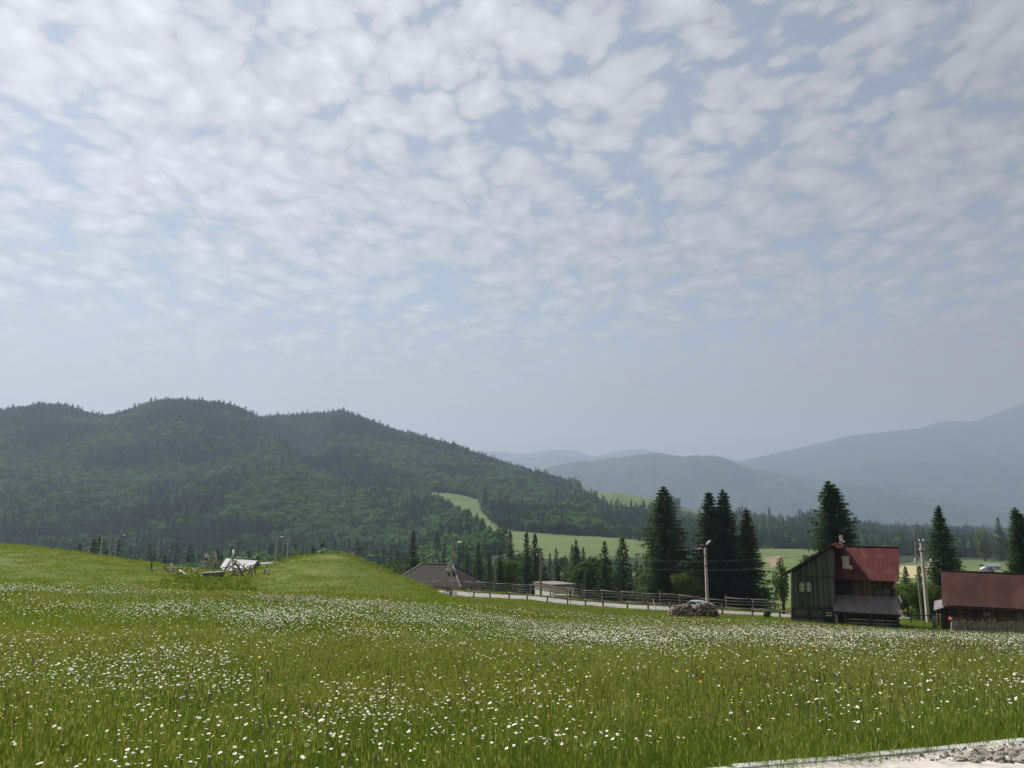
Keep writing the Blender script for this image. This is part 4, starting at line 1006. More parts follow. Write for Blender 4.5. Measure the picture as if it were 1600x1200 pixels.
# chimneys
mb = MB(); c0 = W_(1322.5, 893, 1.6); zt = W_(1322.5, 871, 1.6).z
def vbox(mb, c, w_, d_, z0, z1, fr):
    q = [c + fr.r * a * w_ / 2 + fr.d * b * d_ / 2 for a, b in ((-1, -1), (1, -1), (1, 1), (-1, 1))]
    return mb.hexa([(p.x, p.y, z0) for p in q], [(p.x, p.y, z1) for p in q])
vbox(mb, c0, .55, .5, c0.z - .6, zt, F_); ch = child(mb, 'chimney', M['chimney'], h)
mb = MB(); vbox(mb, c0, .66, .6, zt, zt + .10, F_); child(mb, 'chimney_cap', M['concrete'], h, parent=ch)
mb = MB(); c1_ = W_(1330, 895, 1.5); vbox(mb, c1_, .26, .4, c1_.z - .4, W_(1330, 884, 1.5).z, F_); child(mb, 'chimney_step', M['chimney'], h, parent=ch)
mb = MB(); mb.tube([(c0.x, c0.y, zt + .05), (c0.x, c0.y, zt + .68)], .06, 8); child(mb, 'stove_pipe', M['iron'], h, parent=ch)
c2_ = W_(1314.5, 852, 5.0); mb = MB(); vbox(mb, c2_, .30, .3, c2_.z - .6, W_(1314.5, 836.5, 5.0).z, F_); ch = child(mb, 'chimney', M['chimney'], h)
mb = MB(); slab(mb, [W_(1311, 842, 4.6), W_(1319, 846.5, 4.6), W_(1320, 846.0, 5.4), W_(1312, 841.5, 5.4)], .06); child(mb, 'flashing', M['white_paint'], h, parent=ch)

# --- the long barn on the right
B_ = Frame(1545, 71)
h = B_.root('long_barn', 1545, 985, 'low dark plank barn under a long plain dull-red roof, with a paling fence before it', 'barn')
mb = MB(); e0, e1, r0, r1 = B_(1472, 945.5, -.4), B_(1700, 956, -.4), B_(1470, 891.5, 4.0), B_(1696, 901, 4.0)
sheet(mb, e0, e1, r1, r0, 90, .007); child(mb, 'roof_slope', M['dull_red_roof'], h)
mb = MB(); dd = B_.d * 4.4 + Vector((0, 0, r0.z * 0 - 3.3)); slab(mb, [r0, r0 + dd, r1 + dd, r1], .04); child(mb, 'back_roof_slope', M['dull_red_roof'], h)
mb = MB(); mb.bar(up(r0, .03), up(r1, .03), .22, .05); child(mb, 'ridge_cap', M['dull_red_roof'], h)
mb = MB(); prism(mb, [B_(1484, 949, .3), B_(1700, 957, .3), B_(1700, 995, .3), B_(1484, 990, .3)], B_.d * 7.6); child(mb, 'plank_wall', M['boards_brown'], h)
mb = MB(); prism(mb, [B_(1484.5, 949, .35), B_(1484.5, 949, 7.8), B_(1482, 897, 4.0)], B_.r * .1); child(mb, 'end_gable', M['boards_brown'], h)
mb = MB(); mb.bar(B_(1474, 948, -.35), B_(1700, 958.5, -.35), .06, .14); child(mb, 'eave_board', M['dark_wood'], h)
mb = MB(); slab(mb, [B_(1459, 953.5, -.3), B_(1481, 947, -.3), B_(1474, 936, 2.6), B_(1460, 939, 2.6)], .07); lt = child(mb, 'lean_to_roof', M['grey_roof'], h)
for px, py in ((1466, 978), (1475, 983), (1483, 985)):
    mb = MB(); mb.bar(B_(px, py, .0), B_(px + .3, 951, .0), .14); child(mb, 'lean_to_post', M['dark_wood'], h)
mb = MB(); prism(mb, [B_(1470, 952, .5), B_(1484, 949, .5), B_(1484, 984, .5), B_(1470, 981, .5)], B_.d * .08); child(mb, 'lean_to_wall', M['dark_wood'], h)
for (a, b, c, d_) in ((1535, 1548, 956, 961), (1588, 1597, 957, 966)):
    mb = MB(); slab(mb, [B_(a, c, .24), B_(b, c, .24), B_(b, c, .29), B_(a, c, .29)], (d_ - c) * .06); child(mb, 'hatch', M['fence_wood'], h)
t = B_.root('paling_fence', 1560, 985, 'grey weathered paling fence of ragged upright boards along the barn wall', 'fence')
mb = MB(); x = 0; rr = random.Random(4); p0, p1 = B_(1491, 986, -1.6), B_(1690, 993, -1.6); Lf = (p1 - p0).length; dn_ = (p1 - p0).normalized()
while x < Lf:
    wv_ = rr.uniform(.10, .15); q = p0 + dn_ * x; zb = gzf(q.x, q.y) - .1; tp = rr.uniform(1.05, 1.32); ln = Vector((rr.gauss(0, .02), 0, 0))
    mb.hexa([(q.x, q.y, zb), (q.x + dn_.x * wv_, q.y + dn_.y * wv_, zb), (q.x + dn_.x * wv_, q.y + dn_.y * wv_ + .025, zb), (q.x, q.y + .025, zb)],
            [Vector((q.x, q.y, zb + tp)) + ln, Vector((q.x + dn_.x * wv_, q.y + dn_.y * wv_, zb + tp - rr.uniform(-.05, .05))) + ln, Vector((q.x + dn_.x * wv_, q.y + dn_.y * wv_ + .025, zb + tp)) + ln, Vector((q.x, q.y + .025, zb + tp)) + ln])
    x += wv_ + rr.uniform(.015, .05)
child(mb, 'paling', M['fence_wood'], t)
for dz in (.35, .95):
    mb = MB(); mb.bar(up(p0, dz) + B_.d * .05, up(p1, dz) + B_.d * .05, .05, .09); child(mb, 'rail', M['dark_wood'], t)
t = root_at('cloth_bundle', B_(1484.5, 972, -1.2), 'red and pink cloth bundle hanging at the near corner of the barn', 'cloth')
import bmesh
def blob(c, rx, ry, rz, mat, name, root, seed=0, sub=3, amp=.25):
    bm = bmesh.new(); bmesh.ops.create_icosphere(bm, subdivisions=sub, radius=1)
    for v in bm.verts:
        k = 1 + amp * mnoise.noise(v.co * 1.7 + Vector((seed * 5.1, 2, 0))) + amp * .5 * mnoise.noise(v.co * 4 + Vector((seed, 0, 9)))
        v.co = Vector((v.co.x * rx * k, v.co.y * ry * k, v.co.z * rz * k)) + (Vector(c) - root.location if root else Vector((0, 0, 0)))
    me = bpy.data.meshes.new(name); bm.to_mesh(me); bm.free(); me.materials.append(mat)
    for p in me.polygons: p.use_smooth = True
    o = bpy.data.objects.new(name, me); COL.objects.link(o)
    if root: o.parent = root
    else: o.location = c
    return o
blob(B_(1484, 967, -1.2), .10, .09, .20, M['red_cloth'], 'red_cloth', t, 1); blob(B_(1486, 967.5, -1.32), .12, .09, .11, M['pink_cloth'], 'pink_cloth', t, 2)
mb = MB(); q = B_(1488, 986, -1.3); mb.bar((q.x, q.y, gzf(q.x, q.y) - .1), (q.x + .12, q.y, q.z + 1.0), .2); child(mb, 'stake', M['fence_wood'], t)
q = place_px(1456, 70); mb = MB(); mb.tube([(q.x, q.y, q.z - .2), (q.x + .02, q.y, q.z + .6), (q.x, q.y, q.z + 1.12)], [.19, .18, .15], 9); mb.tube([(q.x, q.y, q.z + .7), (q.x + .25, q.y, q.z + .95)], [.07, .05], 6)
tag(mb.build('tree_stump', M['pale_wood'], smooth=True, loc=q), 'thick pale grey tree stump in the grass left of the barn', 'stump')

# --- hip-roofed house across the road
cor = Vector((-8.1, 125, 0)); s_ = Vector((4.0, 8.0, 0)); f_ = Vector((-12.6, 6.4, 0)); ze = -10.25; zr = -7.0; zg = -13.2
t = root_at('hip_roofed_house', (cor.x - 4, cor.y + 7, zg), 'low old farmhouse across the road with a big dark brown hipped roof', 'house')
E = [cor, cor + s_, cor + s_ + f_, cor + f_]; E = [Vector((p.x, p.y, ze)) for p in E]
r1 = cor + s_ * .5 + f_ * .30; r2 = cor + s_ * .5 + f_ * .72; r1.z = r2.z = zr
mb = MB(); lo = [up(p, -.16) for p in E]; b = len(mb.v); mb.v += [tuple(p) for p in E + [r1, r2] + lo]
for f in ((0, 1, 4), (2, 3, 5), (3, 0, 4, 5), (1, 2, 5, 4), (9, 8, 7, 6), (0, 6, 7, 1), (1, 7, 8, 2), (2, 8, 9, 3), (3, 9, 6, 0)): mb.f.append(f); mb.m.append(0)
rf = child(mb, 'roof', M['shingle'], t)
mb = MB()
for a, b in ((E[0], r1), (E[3], r2), (E[1], r1), (r1, r2)): mb.bar(up(a, .03), up(b, .05), .28, .07)
child(mb, 'ridge_tiles', M['grey_roof'], t, parent=rf)
ins = lambda p, k: p + (Vector((-8.1 - 6.3 + 2, 125 + 3.2 + 4, 0)) - Vector((p.x, p.y, 0))).normalized() * k
WL = [ins(p, 1.1) for p in E]; mb = MB(); mb.hexa([Vector((p.x, p.y, zg - 1)) for p in WL], [Vector((p.x, p.y, ze - .1)) for p in WL]); child(mb, 'wall', M['old_plaster'], t)
def on_wall(a, b, u0, u1, z0, z1, mat, name, out, par=None, th=.06):
    a, b = Vector(a), Vector(b); a.z = b.z = 0; n = Vector(((b - a).y, -(b - a).x, 0)).normalized() * out
    p, q = a + (b - a) * u0 + n * .02, a + (b - a) * u1 + n * .02
    mb = MB(); mb.hexa([(p.x, p.y, z0), (q.x, q.y, z0), (q.x + n.x * th, q.y + n.y * th, z0), (p.x + n.x * th, p.y + n.y * th, z0)], [(p.x, p.y, z1), (q.x, q.y, z1), (q.x + n.x * th, q.y + n.y * th, z1), (p.x + n.x * th, p.y + n.y * th, z1)])
    return child(mb, name, M[mat], t, parent=par)
for u0, u1 in ((.0, .10), (.24, .34), (.66, .82)): on_wall(WL[0], WL[3], u0, u1, zg, ze - .25, 'plaster', 'plaster_panel', -1)
for u0, u1 in ((.14, .2), (.42, .5), (.72, .76)):
    w1 = on_wall(WL[0], WL[3], u0, u1, zg + 1.0, ze - .55, 'dark', 'window', -1, None, .09)
on_wall(WL[0], WL[1], .02, .14, zg, ze - .25, 'plaster', 'plaster_panel', 1); on_wall(WL[0], WL[1], .34, .50, zg + .4, ze - .3, 'plaster', 'plaster_panel', 1); on_wall(WL[0], WL[1], .16, .32, zg + .9, ze - .4, 'dark', 'window', 1)
cc_ = P(702, 890, 129.5); mb = MB(); mb.box(cc_.x - .33, cc_.x + .33, cc_.y - .3, cc_.y + .3, cc_.z - .5, P(702, 878.5, 129.5).z); ch = child(mb, 'chimney', M['concrete'], t)
mb = MB(); mb.box(cc_.x - .55, cc_.x + .4, cc_.y - .5, cc_.y - .31, cc_.z - .15, cc_.z + .12); child(mb, 'flashing', M['white_paint'], t, parent=ch)

# --- white shed with flat roof
C0 = Vector((6.6, 129, 0)); fx, sx_ = Vector((3.65, 1.1, 0)), Vector((-2.7, 5.3, 0)); zt = -10.45; zb = -14.4
t = root_at('white_shed', (7.5, 132, zb), 'small whitewashed block shed with a flat dark-edged roof', 'shed')
Q = [C0, C0 + fx, C0 + fx + sx_, C0 + sx_]
mb = MB(); mb.hexa([Vector((p.x, p.y, zb)) for p in Q], [Vector((p.x, p.y, zt)) for p in Q]); child(mb, 'wall', M['plaster'], t)
ce = C0 + (fx + sx_) * .5; Q2 = [p + (p - ce).normalized() * .45 for p in Q]
mb = MB(); mb.hexa([Vector((p.x, p.y, zt + .002)) for p in Q2], [Vector((p.x, p.y, zt + .30)) for p in Q2]); child(mb, 'flat_roof', M['fence_wood'], t)
Q3 = [p + (p - ce).normalized() * .5 for p in Q]
mb = MB(); mb.hexa([Vector((p.x, p.y, zt + .303)) for p in Q3], [Vector((p.x, p.y, zt + .40)) for p in Q3]); child(mb, 'roofing_sheet', M['grey_roof'], t)
# stack of fresh planks in front of it
q = place_px(885, 119); t = root_at('plank_stack', q, 'low stack of fresh pinkish planks behind the fence before the white shed', 'plank stack')
rr = random.Random(8)
for lay in range(6):
    x = -1.9 + rr.uniform(-.1, .1)
    mb = MB()
    for k in range(5): y0 = -.5 + k * .2; mb.box(q.x + x + rr.uniform(-.15, .15), q.x + 1.9 + rr.uniform(-.3, .1), q.y + y0, q.y + y0 + .18, q.z + .1 + lay * .17, q.z + .1 + lay * .17 + .06 + rr.uniform(0, .03))
    child(mb, 'plank_layer', M['new_wood'], t)
for dx in (-1.2, 0, 1.1):
    mb = MB(); mb.box(q.x + dx, q.x + dx + .12, q.y - .55, q.y + .55, q.z - .3, q.z + .1); child(mb, 'bearer', M['dark_wood'], t)

# --- metal-roofed house behind the racks
t = root_at('tin_roofed_house', (-45, 138, -12), 'house with a pale grey metal roof half hidden behind the drying racks', 'house')
ra, rb = P(353, 872.5, 140), P(402, 876, 139); e0, e1 = P(340, 893, 133), P(393, 888, 134)
mb = MB(); slab(mb, [e0, e1, rb, ra], .08); slab(mb, [ra, rb, rb + Vector((.5, 5, -2.4)), ra + Vector((.5, 5, -2.4))], .08); child(mb, 'roof', M['tin'], t)
mb = MB(); x0, x1 = e0.x + .8, e1.x - .2; mb.box(x0, x1, 134.6, 144, -14, min(e0.z, e1.z) - .15); child(mb, 'wall', M['plaster'], t)
mb = MB(); c = P(373, 876, 140); mb.box(c.x - .35, c.x + .35, 139.7, 140.4, c.z - 1, P(373, 870.5, 140).z); child(mb, 'chimney', M['concrete'], t)

# --- far small houses
def far_house(px, Y, wpx, hpx, wall, roof, label, rot=.3, base=None):
    q = place_px(px, Y); w_ = wpx / FPX * Y; hh = hpx / FPX * Y; d_ = w_ * .8
    t = root_at('small_house', q, label, 'house', None, rot); a = hh * .58
    mb = MB().box(-w_ / 2, w_ / 2, -d_ / 2, d_ / 2, -3, a); o = mb.build('wall', M[wall]); o.parent = t
    mb = MB(); e = w_ * .08; 
    for sg in (-1, 1): mb.hexa([(-w_ / 2 - e, sg * (d_ / 2 + e), a - .1), (w_ / 2 + e, sg * (d_ / 2 + e), a - .1), (w_ / 2 + e, 0, hh - .1), (-w_ / 2 - e, 0, hh - .1)], [(-w_ / 2 - e, sg * (d_ / 2 + e), a + .1), (w_ / 2 + e, sg * (d_ / 2 + e), a + .1), (w_ / 2 + e, 0, hh + .15), (-w_ / 2 - e, 0, hh + .15)])
    o = mb.build('roof', M[roof]); o.parent = t
    mb = MB(); [mb.box(k * w_ / 4 - .5, k * w_ / 4 + .5, -d_ / 2 - .06, -d_ / 2 - .01, a * .35, a * .75) for k in (-1, 1)]; o = mb.build('window', M['dark']); o.parent = t
    return t
far_house(793, 905, 7, 7, 'plaster', 'tin', 'tiny white house in a gap of the trees, right of the lone big spruce')
far_house(830, 890, 8, 9, 'plaster', 'brick_red', 'tiny white house with a brick-red roof above the dark wood')
far_house(1484, 330, 12, 8, 'plaster', 'grey_roof', 'small pale house right of the pointed spruce behind the barn', .1)
far_house(1552, 360, 22, 9, 'plaster', 'tin', 'long low building with a whitish roof behind the dark gravel heap', .05)
far_house(1100, 800, 8, 6, 'plaster', 'brick_red', 'tiny house beside the dirt track between the big spruces')
q = place_px(1547, 290); t = blob(q, 3.0, 2.2, 2.3, M['slag'], 'gravel_heap', None, 4, 4, .2); tag(t, 'dark grey heap of gravel in the green field above the barn roof', 'gravel heap')

# --- poles and lamps
def pole(px, Y, top, label, lean=0, wood=False, lamp=None, arms=(), w0=.30, extra=0, cat='utility pole'):
    q = place_px(px, Y); zt = ray(px, top)[1] * Y; name = 'street_lamp' if lamp else 'utility_pole'
    t = root_at(name, q, label, 'street lamp' if lamp else cat); tp = Vector((q.x + lean, q.y, zt)); mb = MB()
    if wood: mb.tube([(q.x, q.y, q.z - .5), tuple(tp)], [w0 * .5, w0 * .32], 9)
    else:
        a, b = w0 / 2, w0 * .32; mb.hexa([(q.x - a, q.y - a, q.z - .5), (q.x + a, q.y - a, q.z - .5), (q.x + a, q.y + a, q.z - .5), (q.x - a, q.y + a, q.z - .5)], [(tp.x - b, tp.y - b, zt), (tp.x + b, tp.y - b, zt), (tp.x + b, tp.y + b, zt), (tp.x - b, tp.y + b, zt)])
    child(mb, 'pole', M['fence_wood' if wood else 'concrete'], t)
    if lamp:
        dx, dz = lamp; mb = MB(); mb.tube([tp + Vector((0, 0, -.5)), tp + Vector((0, 0, .02)), tp + Vector((dx * .35, 0, dz * .6)), tp + Vector((dx, 0, dz))], .04, 7); ar = child(mb, 'lamp_arm', M['iron'], t, True)
        mb = MB(); e = tp + Vector((dx, 0, dz)); v = Vector((dx, 0, dz * .5)).normalized()
        mb.tube([e - v * .1, e + v * .1, e + v * .45, e + v * .62], [.05, .13, .12, .04], 9); child(mb, 'lamp_head', M['white_paint'], t, True)
        mb = MB(); 
        for k in (.12, .28): mb.box(q.x - w0 * .5, q.x + w0 * .5, q.y - w0 * .5, q.y + w0 * .5, zt + (q.z - zt) * k, zt + (q.z - zt) * k + .08)
        child(mb, 'clamp_band', M['iron'], t)
    for (dz, L, mat) in arms:
        c = tp + Vector((0, -w0 * .3, -dz)); mb = MB(); mb.bar(c - Vector((L / 2, 0, 0)), c + Vector((L / 2, 0, 0)), .10, .10); ca = child(mb, 'crossarm', M[mat], t)
        for s in (-1, 1):
            e = c + Vector((s * L * .42, 0, .05)); mb = MB(); mb.tube([e, e + Vector((0, 0, .08)), e + Vector((0, 0, .12)), e + Vector((0, 0, .24))], [.03, .08, .06, .03], 8); child(mb, 'insulator', M['ceramic'], t, True)
    return tp
pole(705, 110.5, 850, 'grey concrete street lamp before the hip-roofed house, with a tangle of sticks at its foot', lamp=(.85, .22))
pole(1105, 91.2, 856, 'grey concrete street lamp rising beside the firewood pile', lamp=(.22, .42), w0=.34)
pA = pole(845, 114.5, 857, 'dark utility pole with insulators in front of the white shed', arms=((.12, .7, 'iron'), (1.0, 1.3, 'fence_wood')), wood=True, w0=.36)
pL1 = pole(151, 190, 839, 'thick pale utility pole without arms, leftmost of the trio on the grassy rise', w0=.45)
pL2 = pole(163.5, 193, 834.5, 'thin utility pole with a crossarm, middle of the trio on the grassy rise', arms=((.2, 1.2, 'iron'), (1.1, 1.0, 'iron')), lean=.25, w0=.38)
pole(173, 196, 838, 'slim street lamp, rightmost of the trio of poles on the grassy rise', lamp=(1.5, .25), lean=.35, w0=.38)
pole(427, 165, 841, 'street lamp just left of the grassy mound', lamp=(.9, .25), w0=.40)
pM = pole(445.5, 168, 838.5, 'utility pole with small insulators just right of the street lamp by the mound', arms=((.1, .5, 'iron'), (.9, .9, 'iron')), w0=.40)
pole(1437.5, 82, 829, 'tall thin wooden utility pole leaning slightly beside the concrete one', wood=True, w0=.26, lean=0)
pR = pole(1446.5, 80, 846, 'concrete utility pole with crossarms and white insulators behind the farmhouse', w0=.33, arms=((.05, .5, 'iron'), (.95, .5, 'iron'), (2.0, 1.9, 'white_paint'), (2.45, 1.2, 'white_paint')))
def cable(a, b, sag, label, r_=.016, n=18):
    mb = MB(); a, b = Vector(a), Vector(b); mb.tube([a.lerp(b, i / n) - Vector((0, 0, sag * 4 * (i / n) * (1 - i / n))) for i in range(n + 1)], r_, 5)
    return tag(mb.build('power_cable', M['cable'], smooth=True, loc=a), label, 'cable')
cable(pA, pR, 1.9, 'upper black cable sagging from the pole by the shed towards the farmhouse')
cable(pA + Vector((.3, 0, -1.0)), pR + Vector((0, 0, -1.0)), 2.0, 'lower black cable sagging from the pole by the shed towards the farmhouse')
cable(pM, pA, 1.4, 'thin cable between the pole by the mound and the pole by the shed', .018)
cable(pM + Vector((0, 0, -.9)), pA + Vector((-.5, 0, -1.0)), 1.8, 'lower thin cable passing over the hipped roof', .018)
cable(pL2, pM, 1.5, 'pale thin cable between the trio of poles and the mound', .02)
cable(P(-160, 842, 200), pL2, 1.2, 'thin cable leading away from the trio of poles', .02)
cable(pR, P(1720, 868, 78), .55, 'black cable running from the concrete pole past the barn', .02)
cable(P(1404, 862, 78.4), pR + Vector((0, 0, .02)), .15, 'short black cable from the farmhouse eave to the concrete pole', .018)

# --- rail fences along the road
def rail_fence(name, pxs, off, sp, hp, rails, label, rad=.05, skip=0.0, seed=0, ph=.12, droprail=.12):
    rr = random.Random(seed); X0, X1 = [ray(p, 940)[0] for p in pxs]
    pts = []; x = pchip(np.array([(p - 800) / FPX / 1.032 * Y for p, Y in ROADPX]), np.arange(len(ROADPX), dtype=float), np.array([0.])) is None
    X = X0 * float(np.interp(pxs[0], [p for p, _ in ROADPX], [Y for _, Y in ROADPX])); Xe = X1 * float(np.interp(pxs[1], [p for p, _ in ROADPX], [Y for _, Y in ROADPX]))
    while X < Xe:
        Y = float(road_y(X)) + off; pts.append(Vector((X, Y, gzf(X, Y)))); X += sp * rr.uniform(.85, 1.15)
    t = root_at(name, pts[len(pts) // 2], label, 'fence')
    for p in pts:
        mb = MB(); hh = hp * rr.uniform(.85, 1.15); mb.tube([(p.x, p.y, p.z - .3), (p.x + rr.gauss(0, .05), p.y, p.z + hh)], [ph * .6, ph * .5], 7); child(mb, 'post', M['fence_wood'], t)
    for i in range(len(pts) - 1):
        for z in rails:
            if rr.random() < droprail: continue
            a, b = pts[i], pts[i + 1]; d = (b - a).normalized() * .15
            za, zb_ = z + rr.gauss(0, .05), z + rr.gauss(0, .05)
            mb = MB(); mb.tube([up(a, za) - d + Vector((0, -.09, 0)), up((a + b) / 2, (za + zb_) / 2 + rr.gauss(0, .03)) + Vector((0, -.09, 0)), up(b, zb_) + d + Vector((0, -.09, 0))], [rad * 1.1, rad, rad * .8], 6)
            child(mb, 'rail', M['fence_wood'], t, True)
rail_fence('rail_fence', (742, 1243), -3.3, 2.5, .95, (.78,), 'low fence on the meadow side of the road, short posts with a single rail', .06, seed=3, ph=.2, droprail=.03)
rail_fence('rail_fence', (585, 1245), 3.6, 2.4, 1.65, (.45, .85, 1.2, 1.5), 'taller fence of four rough rails on the far side of the road', .06, seed=5, ph=.16)
t = root_at('wooden_pole', place_px(1028, 90), 'leaning thin pole propped against the roadside fence', 'pole'); mb = MB(); mb.bar(P(1030, 966, 92), P(1020, 936, 95), .09); child(mb, 'pole', M['fence_wood'], t); mb = MB(); mb.bar(P(1006, 957, 92), P(1029, 957, 92), .07); child(mb, 'cross_stick', M['fence_wood'], t)
mb = MB(); q = place_px(891, 100); q0 = q.copy(); mb.tube([up(q, -.2), up(q, 1.75)], .035, 6); mb.tube([up(q, 1.3), up(q, 1.75), up(q, 2.1)], [.10, .10, .01], 8); tag(mb.build('marker_stake', M['dark_wood'], loc=q), 'thin dark stake with a pointed top by the roadside opposite the plank stack', 'stake')
rr = random.Random(12); t = root_at('stick_pile', place_px(703, 110), 'dark tangle of sticks and branches heaped at the foot of the lamp post', 'stick pile'); q = t.location
for i in range(22):
    a = rr.uniform(0, 6.28); L = rr.uniform(.8, 1.7); c = q + Vector((rr.gauss(0, .7), rr.gauss(0, .3), rr.uniform(.2, .95))); dv = Vector((math.cos(a) * .8, .3 * math.sin(a), rr.uniform(-.6, .7))).normalized() * L / 2
    mb = MB(); mb.tube([c - dv, c + dv], [.04, .02], 5); child(mb, 'stick', M['dark_wood'], t)

# short rail run between farmhouse and barn
t = root_at('rail_fence', place_px(1430, 84), 'short low rail between the farmhouse corner and the barn', 'fence')
mb = MB(); mb.tube([P(1406, 961, 79), P(1435, 961.5, 79), P(1466, 962, 79)], .05, 6); child(mb, 'rail', M['dark_wood'], t)
for px in (1420, 1449):
    mb = MB(); q = place_px(px, 79); mb.tube([up(q, -.2), Vector((q.x, q.y, P(px, 960, 79).z))], .07, 6); child(mb, 'post', M['dark_wood'], t)

# --- woodpile
q = place_px(1082, 74); t = root_at('woodpile', q, 'long heap of split firewood, reddish and grey, by the street lamp', 'woodpile')
def logs(n, x0, x1, prof, mat, name, seed, L=(.28, .42)):
    rr = random.Random(seed); mb = MB()
    for i in range(n):
        x = rr.uniform(x0, x1); hmax = prof(x); z = hmax * rr.random() ** .55; y = rr.uniform(-.6, .6) * (1 - .5 * z / max(hmax, .1))
        c = q + Vector((x, y, z)); a = rr.uniform(0, 3.14); e = rr.uniform(-.5, .5); dv = Vector((math.cos(a) * math.cos(e), math.sin(a) * math.cos(e), math.sin(e))) * rr.uniform(*L) / 2; r_ = rr.uniform(.05, .10)
        mb.tube([c - dv, c + dv], r_, rr.choice((4, 5, 6)))
    o = child(mb, name, M[mat], t); o['kind'] = 'stuff'; return o
pf_l = lambda x: np.interp(x, [-2.35, -1.9, -1.2, -.4, .1], [.35, .85, 1.15, 1.25, 1.2])
pf_r = lambda x: np.interp(x, [-1.0, -.4, .4, 1.2, 1.9, 2.25], [.35, .85, 1.25, 1.45, 1.2, .45])
def core(prof, x0, x1, name, mat):
    mb = MB(); n = 14; top = []
    for i in range(n + 1):
        x = x0 + (x1 - x0) * i / n; top.append((x, float(prof(x)) * .86))
    for i in range(n):
        (xa, za), (xb, zb_) = top[i], top[i + 1]
        mb.hexa([q + Vector((xa, -.45, -.3)), q + Vector((xb, -.45, -.3)), q + Vector((xb, .45, -.3)), q + Vector((xa, .45, -.3))], [q + Vector((xa, -.3, za)), q + Vector((xb, -.3, zb_)), q + Vector((xb, .3, zb_)), q + Vector((xa, .3, za))])
    child(mb, name, M[mat], t)
core(lambda x: max(pf_l(x) if x < 0 else 0, pf_r(x) if x > -1 else 0), -2.2, 2.1, 'heap_core', 'dark_wood')
logs(330, -2.3, .0, pf_l, 'firewood_red', 'red_split_logs', 31); logs(560, -.75, 2.25, pf_r, 'firewood', 'grey_split_logs', 32)
mb = MB(); mb.bar(q + Vector((-2.5, -.75, .12)), q + Vector((-.15, -.8, .10)), .22, .20); child(mb, 'base_plank', M['pale_wood'], t)
mb = MB(); mb.bar(q + Vector((-2.4, -.68, .32)), q + Vector((-.1, -.72, .30)), .1, .14); child(mb, 'dark_base_plank', M['dark_wood'], t)
mb = MB(); c = q + Vector((1.95, -.62, .35)); mb.tube([c + Vector((0, -.08, 0)), c + Vector((0, .4, 0))], .2, 12); child(mb, 'round_log', M['dark_wood'], t)
mb = MB(); slab(mb, [q + Vector((.7, -.35, 1.35)), q + Vector((1.35, -.4, 1.22)), q + Vector((1.45, .1, 1.5)), q + Vector((.8, .2, 1.6))], .02); child(mb, 'scrap_sheet', M['tin'], t)
q = place_px(952, 64); t = blob(q, .75, .4, .26, M['earth'], 'earth_mound', None, 7, 4, .35); tag(t, 'small dark mound of earth in the meadow below the road', 'mound')

# --- car on the road behind the woodpile
q = place_px(1083, 92.5); q.z = float(gz0(q.x, q.y)) + .03
t = root_at('parked_car', q, 'light silver car on the road, mostly hidden behind the firewood pile', 'car', None, math.atan2(-4.2, 14) )
def body_sec(x, pts): return [(x, y, z) for y, z in pts]
secs = [(-2.05, .55, .35, .62), (-1.95, .80, .30, .78), (-1.1, .84, .28, .92), (-.9, .85, .28, .95), (1.2, .85, .28, .98), (1.9, .80, .30, .95), (2.05, .62, .40, .75)]
mb = MB(); K = 10
for x, hw, z0, z1 in secs:
    for k in range(K):
        a = 2 * math.pi * (k + .5) / K; cx_, cz_ = math.cos(a), math.sin(a); mb.v.append((x, hw * math.copysign(abs(cx_) ** .5, cx_), (z0 + z1) / 2 + (z1 - z0) / 2 * math.copysign(abs(cz_) ** .5, cz_)))
for i in range(len(secs) - 1):
    for k in range(K): a, b = i * K + k, i * K + (k + 1) % K; mb.f.append((a, a + K, b + K, b)); mb.m.append(0)
mb.f.append(tuple(range(K))); mb.m.append(0); mb.f.append(tuple(range((len(secs) - 1) * K, len(secs) * K))[::-1]); mb.m.append(0)
o = mb.build('body', M['silver'], smooth=True); o.parent = t
mb = MB().hexa([(-1.0, -.78, .90), (1.75, -.78, .92), (1.75, .78, .92), (-1.0, .78, .90)], [(-.25, -.60, 1.40), (1.15, -.60, 1.40), (1.15, .60, 1.40), (-.25, .60, 1.40)]); o = mb.build('cabin_windows', M['carglass']); o.parent = t
mb = MB().hexa([(-.33, -.63, 1.39), (1.2, -.63, 1.39), (1.2, .63, 1.39), (-.33, .63, 1.39)], [(-.15, -.55, 1.46), (1.05, -.55, 1.46), (1.05, .55, 1.46), (-.15, .55, 1.46)])
for a, b in (((-1.0, .9), (-.28, 1.4)), ((.35, .92), (.4, 1.4)), ((1.75, .92), (1.17, 1.4))):
    for s in (-1, 1): mb.bar((a[0], s * .79, a[1]), (b[0], s * .61, b[1]), .07)
o = mb.build('roof', M['silver']); o.parent = t
for x in (-1.25, 1.25):
    for s in (-1, 1):
        mb = MB(); mb.tube([(x, s * .68, .31), (x, s * .87, .31)], .31, 16); o = mb.build('wheel', M['rubber'], smooth=False); o.parent = t
        mb = MB(); mb.tube([(x, s * .86, .31), (x, s * .885, .31)], .18, 12); r_ = mb.build('rim', M['tin']); r_.parent = o
for s in (-1, 1):
    mb = MB().box(-2.03, -1.93, s * .62 - .14, s * .62 + .14, .60, .72); o = mb.build('headlight', M['ceramic']); o.parent = t

